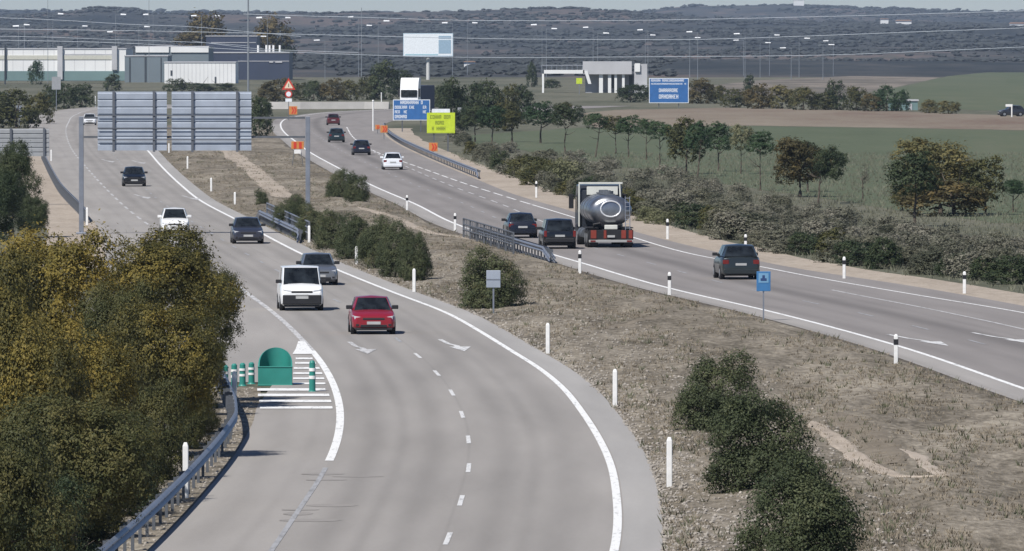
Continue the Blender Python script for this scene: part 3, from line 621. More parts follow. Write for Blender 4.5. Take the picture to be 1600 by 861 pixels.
# far woods on the hills: one uncountable mass
rs = np.random.RandomState(5); V = []; Fc = []; tone = []
ico = bmesh.new(); bmesh.ops.create_icosphere(ico, subdivisions=1, radius=1); iv = np.array([v.co[:] for v in ico.verts]); ifc = [[v.index for v in f.verts] for f in ico.faces]; ico.free()
cnt = 0
while cnt < 13000:
    D = rs.uniform(2700, 7900) if cnt % 5 else rs.uniform(9500, 11700); X = rs.uniform(-0.066, 0.066) * D
    if noise.fractal(Vector((X*0.006, D*0.0022, 4.2)), 1.0, 2.0, 3) < 0.02 - (0.25 if cnt % 3 == 0 else 0): 
        if rs.rand() > 0.12: continue
    h = rs.uniform(0.4, 1.3)**1.2 * (1 + (D > 5000)*.5) * (1.8 if cnt % 40 == 0 else 1); z = terrain(X, D)
    if D < 3200 and abs(X/D*F_PX + 800 - 200) < 330: continue
    if D < 3900 and X/D*F_PX + 800 > 1050: continue
    p = iv * np.array([h*rs.uniform(1.0, 3.5), h*2, h*.7]) * (0.85 + 0.3*rs.rand(len(iv), 1)) + np.array([X, D, z + h*.5])
    o_ = len(V); V += p.tolist(); Fc += [[a+o_ for a in f] for f in ifc]; cnt += 1
me = bpy.data.meshes.new('far_wood'); me.from_pydata(V, [], Fc); me.materials.append(mat('far foliage', (0.042, 0.047, 0.047), 0.95, noise_s=0.02, noise_a=0.4))
o = bpy.data.objects.new('far_wood', me); C.objects.link(o); tag(o, 'scattered dark woodland and scrub covering the far hills', 'woodland'); o['kind'] = 'stuff'
# ground cover: tufts and stones on the median
def scatter_cover(name, n, seed, kind, dens, material, label, cat, region, hrange):
    rs = np.random.RandomState(seed); V = []; Fc = []
    for k in range(n):
        x, d, z = region(rs)
        if kind == 'tuft':
            for j in range(rs.randint(4, 8)):
                a = rs.uniform(0, 6.28); h = rs.uniform(*hrange); q = rs.uniform(.02, .12); bx = x+math.cos(a)*q*.6; by = d+math.sin(a)*q*.6; wv = rs.uniform(.008, .02)
                tx = x+math.cos(a)*(q+h*.5); ty = d+math.sin(a)*(q+h*.5); i = len(V)
                V += [(bx-wv, by, z-.02), (bx+wv, by, z-.02), (tx, ty, z+h)]; Fc.append((i, i+1, i+2))
        else:
            s = rs.uniform(*hrange); p = iv[:] * np.array([s, s*rs.uniform(.6, 1.3), s*.6]) * (0.75+0.5*rs.rand(len(iv), 1)) + np.array([x, d, z+s*.2]); i = len(V)
            V += p.tolist(); Fc += [[a+i for a in f] for f in ifc]
    me = bpy.data.meshes.new(name); me.from_pydata(V, [], Fc); me.materials.append(material)
    o = bpy.data.objects.new(name, me); C.objects.link(o); tag(o, label, cat); o['kind'] = 'stuff'
def reg_median(rs):
    while True:
        d = 195 + 700*rs.rand()**2.2; a, b = medA(d), medB(d); x = a + (b-a)*rs.rand()
        px = 800 + x/d*F_PX
        if px < 1700 and noise.noise(Vector((x*.5, d*.07, 8.8))) + .45*noise.noise(Vector((x*2, d*.3, 1.8))) > rs.uniform(-.35, .35): return x, d, med_h(x, d)
def reg_med_stone(rs):
    d = 195 + 330*rs.rand()**1.8; a, b = medA(d), medB(d); u = rs.rand()**2.2; x = a + min(b-a, 6)*u
    return x, d, med_h(x, d)
M_straw = mat('dry grass blades', (0.22, 0.185, 0.135), 0.9, noise_s=0.6, noise_a=0.35)
M_weed = mat('green weeds', (0.09, 0.095, 0.055), 0.9, noise_s=0.6, noise_a=0.35)
M_stone = mat('gravel stones', (0.30, 0.27, 0.23), 0.9, noise_s=2.5, noise_a=0.4)
scatter_cover('dry_grass', 15000, 1, 'tuft', 1, M_straw, 'dry straw coloured grass tufts covering the median', 'grass', reg_median, (.03, .11))
scatter_cover('weeds', 1500, 2, 'tuft', 1, M_weed, 'sparse green and brown weeds in the median grass', 'weeds', reg_median, (.05, .24))
scatter_cover('gravel', 6500, 3, 'stone', 1, M_stone, 'loose pale gravel along the inner edge of the left carriageway', 'gravel', reg_med_stone, (.02, .07))
def reg_bank(rs):
    while True:
        d = rs.uniform(400, 900); px = rs.uniform(700, 1620); x = (px-800)*d/F_PX
        if x > Pr(d) + 3: return x, d, 0
def reg_leftv(rs):
    d = rs.uniform(200, 296); return El_main(d) - rs.uniform(0.1, 2.2), d, 0.01
M_gstraw = mat('grey grass blades', (0.15, 0.15, 0.105), 0.9, noise_s=0.3, noise_a=0.35)
scatter_cover('dry_grass', 9000, 4, 'tuft', 1, M_gstraw, 'tall dry grass on the bank right of the motorway', 'grass', reg_bank, (.12, .38))
scatter_cover('gravel', 1500, 6, 'stone', 1, M_stone, 'loose pale stones under the lower guardrail', 'gravel', reg_leftv, (.02, .06))
# ------------------------------------------------------------------ common hard materials
M_galv = mat('galvanised steel', (0.27, 0.29, 0.33), 0.5, 0.6, noise_s=2, noise_a=0.12)
M_galvd = mat('weathered steel', (0.13, 0.14, 0.155), 0.6, 0.4, noise_s=2, noise_a=0.15)
M_alu = mat('aluminium sign back', (0.40, 0.44, 0.50), 0.45, 0.35, noise_s=1.2, noise_a=0.12)
M_aludk = mat('grey sign rib', (0.12, 0.13, 0.15), 0.6, 0.2)
M_wht = mat('white plastic', (0.78, 0.77, 0.74), 0.5, noise_s=6, noise_a=0.08)
M_blk = mat('black band', (0.02, 0.02, 0.022), 0.5)
M_gray = mat('grey paint', (0.30, 0.31, 0.32), 0.6)
# ------------------------------------------------------------------ guardrails
def wsec():
    return [(0.0, 0.0), (0.045, 0.03), (0.08, 0.07), (0.045, 0.11), (0.0, 0.145), (0.0, 0.165), (0.045, 0.20), (0.08, 0.24), (0.045, 0.28), (0.0, 0.31)]
def guardrail(pts, label, side=1, spacing=2.0, zrail=0.46, group='steel guardrails', turn_down=True, reflect=False, double=False):
    """pts: world XY list; the rail faces +side of travel normal"""
    P = [Vector((p[0], p[1], 0)) for p in pts]; o0 = P[0].copy(); root = empty('guardrail', o0, 0, label, 'guardrail', group)
    seg = [(P[i+1]-P[i]).length for i in range(len(P)-1)]; tot = sum(seg)
    def at(s):
        for i, L in enumerate(seg):
            if s <= L or i == len(seg)-1: return P[i].lerp(P[i+1], s/L) - o0, (P[i+1]-P[i]).normalized()
            s -= L
    sides = (1, -1) if double else (side,)
    for sd in sides:
        rings = []; n = max(2, int(tot/1.5))
        for k in range(n+1):
            p, d = at(min(tot, tot*k/n)); nrm = Vector((d.y, -d.x, 0))*sd; ring = []
            e = 0
            if turn_down and (k < 3 or k > n-3): e = -0.42*(1 - min(k, n-k)/3)
            for a, z in wsec(): ring.append(p + nrm*(0.10+a) + Vector((0, 0, zrail+z+e)))
            for a, z in reversed(wsec()): ring.append(p + nrm*(0.096+a) + Vector((0, 0, zrail+z+e)))
            rings.append(ring)
        mb = MB(); mb.loft(rings); mb.build('rail', M_galv, root)
    s = 1.0; cnt_ = 0; pr = None
    while s < tot and cnt_ < 100:
        p, d = at(s); ang = math.atan2(d.y, d.x)
        if pr is None:
            mb = MB(); mb.box(-.05, .05, -.035, .035, -0.1, zrail+.26); mb.box(-.05, .05, -.11, -.03, zrail+.08, zrail+.24); mb.box(-.05, .05, .03, .11, zrail+.08, zrail+.24)
            pr = mb.build('post', M_galvd, root); q = pr
        else: q = pr.copy(); C.objects.link(q); q.parent = root
        q.location = p; q.rotation_euler.z = ang; s += spacing; cnt_ += 1
    return root
gl = [(El_main(d) - 0.38 - max(0, d-258)*0.026, d) for d in np.linspace(150, 296, 64)]
guardrail(gl, 'long curved steel guardrail running down to the bottom left below the yellow trees', side=1, spacing=2.8, turn_down=False)
guardrail([(El(d) - 0.55, d) for d in np.linspace(560, 860, 60)], 'steel guardrail along the beige verge at the left edge under the gantry post', side=1, spacing=4)
guardrail([(G(463+5, 381).x, G(463, 381).y)] + [(Rl(d) + 1.25, d) for d in np.linspace(506, 566, 16)], 'short steel barrier with pale end at the left of the median hedge', side=-1, spacing=2)
guardrail([(Lr(d) - 1.5, d) for d in np.linspace(459, 516, 20)], 'steel barrier between the median oleander and the black cars', side=1, spacing=2, double=True)
guardrail([(Pr(d) + 0.35, d) for d in np.linspace(735, 1150, 80)], 'dark steel guardrail on the outer side of the right carriageway below the orange chevrons', side=-1, spacing=4.2)
# hand rail like box beam over the two median barriers
def beam(p0, p1, h, n, label):
    p0 = Vector(p0); p1 = Vector(p1); root = empty('parapet', p0, 0, label, 'railing', 'steel parapets on the median'); d = p1 - p0
    mb = MB()
    for z in (h, h*.72, h*.45): mb.tube((0, 0, z), (d.x, d.y, z), 0.045, n=6)
    mb.build('rail', M_galvd if 'grey' in label else M_galv, root)
    mb = MB()
    for k in range(n*4):
        q = d*(k/(n*4-1)); mb.tube((q.x, q.y, .1), (q.x, q.y, h), .022, n=5)
    mb.build('infill_bars', M_galvd, root)
    for k in range(n):
        q = d*(k/(n-1)); mb = MB(); mb.box(q.x-.05, q.x+.05, q.y-.06, q.y+.06, 0, h+.03); mb.build('post', M_galvd, root)
beam((Rl(506)+1.7, 506, 0), (Rl(564)+1.7, 564, 0), 1.15, 9, 'pale railed parapet behind the short barrier left of the median hedge')
beam((Lr(478)-2.0, 478, 0), (Lr(516)-2.0, 516, 0), 1.15, 8, 'grey railed parapet behind the barrier beside the two dark cars')
# concrete barrier beyond the far curve
mb = MB(); pts = [G(*p) for p in [(392,170.4),(425,170.4),(470,170.4),(520,170.3),(570,170.2),(608,170.2)]]
rings = []
for i, p in enumerate(pts):
    rings.append([(p.x + a*.3, p.y + a, z) for a, z in ((-.3, 0), (-.25, .25), (-.1, 1.15), (.1, 1.15), (.25, .25), (.3, 0))])
mb.loft(rings); tag(mb.build('concrete_barrier', mat('pale concrete', (0.46, 0.44, 0.41), 0.9, noise_s=0.4, noise_a=0.12)), 'long pale concrete barrier across the far curve behind the red car', 'barrier')
# ------------------------------------------------------------------ edge posts
def edge_post(xy, h, label, group, band, z=0.0, first=[None, None]):
    k = 1 if band else 0
    if first[k] is None:
        r = empty('edge_post', (0, 0, 0), 0, label, 'edge post', group); mb = MB()
        rings = []
        for z_, s in ((-.1, 1), (0.93, 1), (1.0, .55)): rings.append([(-.06*s, -.045*s, z_), (.06*s, -.045*s, z_), (.075*s, .02*s, z_), (0, .055*s, z_), (-.075*s, .02*s, z_)])
        mb.loft(rings); mb.build('post_body', M_wht, r, bevel=.006)
        if band:
            mb = MB(); mb.loft([[(p[0]*1.12, p[1]*1.12, z_) for p in rings[0]] for z_ in (.66, .84)]); mb.build('band', M_blk, r)
        first[k] = r; o = r
    else:
        o = copy_tree(first[k]); tag(o, label, 'edge post', group)
    o.location = (xy[0], xy[1], z); o.scale = (1, 1, h); return o
pl = [(1046,762,80),(961,636,60),(856,553,49),(647,457,38),(557,414,29),(483,381,28),(367,322,20),(330,300,22),(293,265,20),(264,240,15)]
for i, (x, y, hp) in enumerate(pl):
    p = G(x, y); edge_post((p.x, p.y), hp/sc(p.y), '%s of the plain white posts along the median side of the left carriageway' % ORD[i].capitalize(), 'plain white posts by the left carriageway', False, med_h(p.x, p.y) - .03)
for i, (x, y, hp, lab) in enumerate([(290,779,88,'white post standing behind the lower guardrail at the edge of the thicket'),(366,632,52,'white post at the start of the lower guardrail, left of the green vertex marker'),(136,352,28,'white post at the left guardrail beside the gantry leg'),(80,252,18,'small white post below the small grey sign back'),(149,168,18,'white post at the far curve left of the big sign backs')]):
    p = G(x, y); edge_post((p.x, p.y), hp/sc(p.y), lab, 'white posts on the outer side of the exit road', False)
for i, (x, y, hp) in enumerate([(1400,571,49),(1046,462,37),(906,428,37),(711,361,28),(636,329,24)]):
    p = G(x, y); edge_post((p.x, p.y), hp/sc(p.y), '%s of the black banded posts between median and right carriageway' % ORD[i].capitalize(), 'black banded posts on the median', True)
for i, (x, y, hp) in enumerate([(1507,459,35),(1319,436,35),(1165,396,30),(1043,374,32),(838,309,26),(583,178,18)]):
    p = G(x, y); edge_post((p.x, p.y), hp/sc(p.y), '%s of the black banded posts on the outer edge of the right carriageway' % ORD[i].capitalize(), 'black banded posts on the outer verge', True)
# ------------------------------------------------------------------ gore marker and green bollards
M_grn = mat('green plastic', (0.03, 0.22, 0.18), 0.45, spec=0.4, noise_s=1.5, noise_a=0.15)
M_grnd = mat('dark green plastic', (0.02, 0.13, 0.105), 0.45, noise_s=1.5, noise_a=0.12)
p = G(430, 603); root = empty('vertex_marker', p, 0, 'big green hollow vertex marker on the striped gore', 'road marker')
r = 0.56; n = 28; mb = MB(); outer = []; 
for k in range(n+1):
    a = math.pi*k/n; x = -r*math.cos(a); y = 0.95*math.sin(a); h = 0.60 + 0.62*math.sin(a)**0.75
    outer.append((x, y, h))
def wall(o_, t):
    rings = []
    for x, y, h in o_:
        l = math.hypot(x, y) or 1; ix, iy = x*(1-t/l), y*(1-t/l)
        rings.append([(x, y, 0), (x, y, h), (ix, iy, h), (ix, iy, 0)])
    return rings
mb.loft(wall(outer, .045)); mb.build('shell', M_grn, root, smooth=True)
mb = MB(); mb.box(-.555, .555, -.05, 0.0, 0, .60); mb.box(-.57, .57, -.07, .01, .60, .64); mb.box(-.57, .57, -.065, 0.0, 0, .05); mb.build('rear_panel', M_grn, root, bevel=.012)
mb = MB(); mb.tube((0, .25, .02), (0, .25, .5), .25, .2, 16); mb.build('ballast', M_grnd, root)
def bollard(x, y, hp, label):
    p = G(x, y); h = hp/sc(p.y); r = empty('green_bollard', p, 0, label, 'bollard', 'green bollards round the gore'); mb = MB()
    mb.tube((0, 0, 0), (0, 0, .06*h), .14, .12, 14); mb.tube((0, 0, .06*h), (0, 0, .93*h), .105, .095, 14); mb.tube((0, 0, .93*h), (0, 0, h), .095, .05, 14); mb.build('bollard_body', M_grn, r, smooth=True)
    for z in (.42, .66):
        mb = MB(); mb.tube((0, 0, z*h), (0, 0, (z+.1)*h), .112, .112, 14); mb.build('band', M_wht, r, smooth=True)
bollard(488, 613, 50, 'green bollard with two white bands on the gore stripes beside the lane')
for i, (x, y, hp) in enumerate([(393, 600, 34), (379, 603, 36), (366, 606, 38), (352, 612, 42)]):
    bollard(x, y, hp, 'green banded bollard left of the vertex marker, %s from it' % NTH[i])
# ------------------------------------------------------------------ signs
def sign_back(root, x0, x1, z0, z1, y, ribs, slat=0.40, matp=None):
    mb = MB(); n = int(round((z1-z0)/slat)); hh = (z1-z0)/n
    for k in range(n):
        a = z0 + k*hh; mb.add([(x0, y-.02, a), (x1, y-.02, a), (x1, y-.02, a+hh*.72), (x0, y-.02, a+hh*.72), (x0, y+.03, a+hh*.84), (x1, y+.03, a+hh*.84), (x1, y+.03, a+hh), (x0, y+.03, a+hh)],
                                   [(0, 1, 2, 3), (3, 2, 5, 4), (4, 5, 6, 7)])
    mb.box(x0, x1, y+.032, y+.06, z0, z1); mb.build('panel', matp or M_alu, root)
    for rx in ribs:
        mb = MB(); mb.box(rx-.07, rx+.07, y-.14, y-.025, z0-.08, z1+.05); mb.build('rib', M_aludk, root)
pL = G(127, 352); pR = G(481, 382); D0 = (pL.y + pR.y)/2; s0 = sc(D0)
pL = Vector(((127-800)/s0, D0, 0)); pR = Vector(((481-800)/s0, D0, 0)); base = CAM_H - 0
zz = lambda y: CAM_H - (y - HZ)/s0
root = empty('sign_gantry', pL, 0, 'steel gantry over the left carriageway with two large panels seen from behind', 'gantry')
span = pR.x - pL.x; topz = zz(182)
for x in (0, span):
    mb = MB(); mb.box(x-.13, x+.13, -.15, .15, 0, topz); mb.box(x-.3, x+.3, -.3, .3, 0, .12); mb.build('leg', M_galv, root, bevel=.02)
for z in (zz(184), zz(214)):
    mb = MB(); mb.box(.16, span-.16, -.1, .1, z-.06, z+.06); mb.build('beam', M_galvd, root)
X = lambda x: (x-127)/s0
sign_back(root, X(153), X(261), zz(235), zz(143), -.25, [X(178), X(241)])
sign_back(root, X(268.5), X(393), zz(235), zz(143), -.25, [X(301), X(371)])
mb = MB()
for z in (zz(180), zz(200), zz(218)): mb.box(X(153), X(393), -.43, -.40, z-.03, z+.03)
mb.build('crossbar', M_aludk, root)
# small left sign back
ps = G(60, 300); ps = Vector(((38-800)/sc(620), 620, 0)); s1 = sc(620); root = empty('road_sign', ps, 0, 'grey back of a sign cut by the left edge, above the beige verge', 'road sign')
z1_ = CAM_H-(201-HZ)/s1; z0_ = CAM_H-(244-HZ)/s1
sign_back(root, (-30-38)/s1, (77-38)/s1, z0_, z1_, 0, [(17-38)/s1, (69-38)/s1], 0.3, M_gray)
mb = MB(); mb.box(-.9-.1, -.9+.1, .05, .25, 0, z1_-.1); mb.build('post', M_galvd, root)
M_blue = mat('blue sign', (0.04, 0.14, 0.36), 0.5, noise_s=1.5, noise_a=0.1); M_yel = mat('fluorescent yellow sign', (0.52, 0.64, 0.04), 0.5)
M_sw = mat('sign white', (0.75, 0.78, 0.8), 0.5); M_orange = mat('orange', (0.55, 0.22, 0.06), 0.6); M_redp = mat('sign red', (0.55, 0.05, 0.03), 0.5)
def board(x0, x1, y0, y1, ybase, name, label, cat, face, border, rows, ink, D=None, posts=(0.25, 0.75), th=0.12, pm=None, seed=1):
    Dg = D or G((x0+x1)/2, ybase).y; s = sc(Dg); cx = ((x0+x1)/2-800)/s; root = empty(name, (cx, Dg, 0), 0, label, cat)
    W = (x1-x0)/s; zt = CAM_H-(y0-HZ)/s; zb = CAM_H-(y1-HZ)/s; bd = 0.012*W+.03
    mb = MB(); mb.box(-W/2, W/2, -th/2, th/2, zb, zt); mb.build('panel', border, root)
    mb = MB(); mb.box(-W/2+bd, W/2-bd, -th/2-.012, -th/2-.002, zb+bd, zt-bd); mb.build('sign_face', face, root)
    r = random.Random(seed); mb = MB(); H = zt-zb
    for (v0, v1, u0, u1) in rows:
        z0, z1 = zb+H*(1-v1), zb+H*(1-v0); x = -W/2+W*u0; lw = (z1-z0)*0.62
        while x < -W/2+W*u1-lw:
            if r.random() < .85:
                k = r.randrange(4); t = lw*.24; ww = lw*.8; yy0, yy1 = -th/2-.022, -th/2-.014
                mb.box(x, x+t, yy0, yy1, z0, z1)
                if k != 1: mb.box(x+t, x+ww, yy0, yy1, z1-t, z1)
                if k in (0, 2): mb.box(x+t, x+ww, yy0, yy1, z0, z0+t)
                if k in (1, 2, 3): mb.box(x+t, x+ww-t, yy0, yy1, (z0+z1)/2-t/2, (z0+z1)/2+t/2)
                if k != 2: mb.box(x+ww-t, x+ww, yy0, yy1, z0 + (t if k == 0 else 0), z1 - (t if k != 1 else 0))
            x += lw
    if rows: mb.build('lettering', ink, root)
    for u in posts:
        mb = MB(); x = -W/2+W*u; mb.box(x-.07, x+.07, th/2+.001, th/2+.14, 0, zt-.1); mb.build('post', pm or M_galvd, root)
    return root, W, zb, zt, s
board(614, 672, 155.5, 188, 206, 'direction_sign', 'blue direction sign with white lettering in front of the white truck', 'road sign', M_blue, M_sw,
      [(.06, .22, .2, .85), (.3, .44, .05, .6), (.3, .44, .76, .95), (.52, .66, .05, .45), (.52, .66, .76, .95), (.74, .9, .05, .4)], M_sw, seed=3)
rt, W, zb, zt, s = board(667, 711, 176, 208, 237, 'works_sign', 'fluorescent yellow works sign with black lettering on two posts', 'road sign', M_yel, M_yel,
      [(.12, .3, .12, .9), (.4, .58, .3, .7), (.68, .86, .1, .9)], mat('olive ink', (0.16, 0.2, 0.03), .6), seed=5)
mb = MB(); mb.box(-W*.32, W*.32, -.05, .05, zt+.01, zt+.38); mb.build('top_plate', M_sw, rt)
board(1014, 1076, 122, 161, 168, 'motorway_sign', 'large blue motorway sign with pale header band beside the ploughed field', 'road sign', M_blue, M_sw,
      [(.05, .14, .05, .95), (.2, .26, .05, .95), (.42, .56, .25, .75), (.66, .82, .25, .75)], M_sw, seed=8, th=.25)
mb = MB()
rt, W, zb, zt, s = board(630, 708, 52, 88, 0, 'billboard', 'large white billboard on a single tall column', 'billboard', mat('billboard face', (0.80, 0.84, 0.86), .5), mat('billboard frame', (0.5, 0.62, 0.7), .6), [], M_sw, D=2500, posts=(), th=.5)
mb.box(W*.21, W*.46, -.29, -.266, zb+.75, zt-1.8); mb.box(W*.21, W*.46, -.29, -.266, zt-1.5, zt-.7); mb.build('blue_print', mat('billboard print', (0.30, 0.42, 0.52), .6), rt)
mb = MB(); mb.box(-W*.46, W*.2, -.29, -.266, zb+.3, zb+.62); mb.build('print_strip', mat('billboard strip', (0.36, 0.56, 0.62), .6), rt)
mb = MB(); mb.tube((0, .5, 0), (0, .5, zb-.05), .55, .5, 12); mb.build('column', mat('pale column', (0.55, 0.55, 0.53), .7), rt, smooth=True)
mb = MB(); mb.box(-W/2, W/2, -.9, -.3, zb-.25, zb-.15); mb.build('catwalk', M_galvd, rt)
# chevron / works signs
def chevron(x, yb, hp, label, name='chevron_sign', wide=1.0):
    p = G(x, yb); s = sc(p.y); H = hp/s; root = empty(name, p, 0, label, 'road sign', 'orange works signs'); r_ = 0.45*wide
    zc = H - r_; mb = MB(); mb.box(-r_, r_, -.03, .0, zc-r_, zc+r_); mb.build('panel', M_orange, root, bevel=.02)
    mb = MB()
    for q in (-.22, .08):
        mb.add([((q)*r_*2, -.045, zc+r_*.8), ((q+.18)*r_*2, -.045, zc+r_*.8), ((q+.36)*r_*2, -.045, zc), ((q+.18)*r_*2, -.045, zc-r_*.8), (q*r_*2, -.045, zc-r_*.8), ((q+.18)*r_*2, -.045, zc)], [(0, 1, 2, 5), (5, 2, 3, 4)])
    mb.build('chevron', M_redp, root)
    mb = MB(); mb.box(-.035, .035, 0.002, .07, 0, zc); mb.box(-.4, .4, -.2, .27, 0, .04); mb.build('stand', M_galvd, root)
chevron(677, 240, 17, 'orange and red chevron sign below the yellow works sign', wide=.95)
chevron(600, 218, 22, 'orange chevron sign at the start of the outer guardrail', wide=.9)
chevron(590, 209, 14, 'smaller pale orange chevron sign further round the curve', wide=.6)
chevron(458, 186, 20, 'yellow chevron sign below the triangular warning sign', wide=1.3)
# works light trestle left of gantry post
p = G(465, 262); root = empty('works_barrier', p, 0, 'orange and white works board on a stand left of the gantry leg', 'road sign'); s = sc(p.y); zz_ = lambda y: (262-y)/s
mb = MB(); mb.box(-.55, .55, -.04, 0, zz_(233), zz_(221)); mb.build('panel', M_orange, root, bevel=.02)
mb = MB(); mb.box(-.35, -.1, -.055, -.043, zz_(232), zz_(222)); mb.box(.12, .36, -.055, -.043, zz_(232), zz_(222)); mb.build('stripe', M_redp, root)
mb = MB(); mb.box(-.3, .3, -.05, 0, zz_(240), zz_(234)); mb.build('lower_plate', M_wht, root)
mb = MB(); mb.tube((-.5, 0.02, 0), (-.2, 0.02, zz_(225)), .03, n=6); mb.tube((.5, .02, 0), (.2, .02, zz_(225)), .03, n=6); mb.build('stand', M_galvd, root)
# triangular warning sign
p = G(451, 188); s = sc(p.y); root = empty('warning_sign', p, 0, 'red bordered triangular warning sign with round sign below at the far curve', 'road sign'); zz_ = lambda y: (188-y)/s
def tri(mb, r_, zc, y0, y1): mb.prism([(-r_, zc-r_*.58), (r_, zc-r_*.58), (0, zc+r_*1.15)], y0, y1)
zc = zz_(134); mb = MB(); tri(mb, .95, zc, -.03, 0); mb.build('border', M_redp, root)
mb = MB(); tri(mb, .6, zc, -.05, -.032); mb.build('sign_face', mat('sign cream', (.75, .62, .45), .5), root)
mb = MB(); mb.box(-.04, .04, -.07, -.052, zc-.2, zc+.3); mb.build('symbol', M_blk, root)
mb = MB(); mb.tube((0, -.03, zz_(147)), (0, 0, zz_(147)), .5, n=20); mb.build('round_border', M_redp, root)
mb = MB(); mb.tube((0, -.05, zz_(147)), (0, -.032, zz_(147)), .34, n=20); mb.build('round_face', M_sw, root)
mb = MB(); mb.box(-.45, .45, -.03, 0, zz_(159), zz_(154)); mb.build('lower_plate', M_sw, root)
mb = MB(); mb.box(-.05, .05, .002, .1, 0, zc); mb.build('post', M_galvd, root)
# small grey backed sign on the median
p = G(771, 490); p.z = med_h(p.x, p.y)-.03; s = sc(p.y); root = empty('small_sign', p, 0, 'small pale grey sign seen from behind in front of the oleander', 'road sign')
mb = MB(); mb.box(-.29, .29, -.02, .02, (486-445)/s, (486-418)/s); mb.build('panel', M_alu, root, bevel=.015)
mb = MB(); mb.box(-.035, .035, .022, .09, 0, (486-420)/s); mb.box(-.29, .29, -.035, -.022, (486-432)/s-.02, (486-432)/s+.02); mb.build('post', M_galv, root)
# blue hospital like sign
p = G(1193, 502); s = sc(p.y); root = empty('info_sign', p, 0, 'small blue and white square sign on a slim post below the grey off-roader', 'road sign')
z1s, z0s = (502-424)/s, (502-455)/s
mb = MB(); mb.box(-.28, .28, -.02, .02, z0s, z1s); mb.build('panel', mat('sign light blue', (.05, .17, .36), .5), root, bevel=.012)
mb = MB(); mb.box(-.2, .2, -.032, -.022, z0s+.34, z1s-.07); mb.build('sign_face', mat('sign pale blue', (.16, .32, .48), .5), root)
mb = MB(); mb.box(-.12, .12, -.042, -.034, z0s+.42, z0s+.52); mb.box(-.05, .05, -.042, -.034, z0s+.521, z0s+.64); mb.build('symbol', mat('sign navy', (.03, .06, .16), .5), root)
mb = MB(); mb.box(-.03, .03, .022, .08, 0, z1s-.05); mb.build('post', M_galv, root)
# small signs near the warehouses
for (x, yb, y0, y1, wpx, lab) in [(30, 196, 165, 182, 8, 'small grey sign on a post among the far left trees'), (88, 174, 120, 140, 14, 'small dark diamond backed sign on a post near the warehouses'), (1118-400, 205, 168, 176, 6, 'tiny pale marker plate in the scrub right of the yellow sign')]:
    p = G(x, yb); s = sc(p.y); root = empty('small_sign', p, 0, lab, 'road sign'); mb = MB(); hw = wpx/2/s
    mb.box(-hw, hw, -.02, .02, (yb-y1)/s, (yb-y0)/s); mb.build('panel', M_gray if x != 30 else M_alu, root)
    mb = MB(); mb.box(-.05, .05, .022, .1, 0, (yb-y0)/s-.1); mb.build('post', M_galv, root)
# tall white mast at the curve
for x, yb, yt, lab in [(583, 205, 158, 'white pole standing at the inner edge of the far curve'), (596, 166, 146, 'short white pole beyond the concrete barrier')]:
    p = G(x, yb); mb = MB(); mb.tube((0, 0, 0), (0, 0, (yb-yt)/sc(p.y)), .09, n=8); mb.tube((0, 0, (yb-yt)/sc(p.y)), (0, 0, (yb-yt)/sc(p.y)+.15), .14, .1, n=8); tag(mb.build('white_pole', M_wht, loc=p), lab, 'pole')
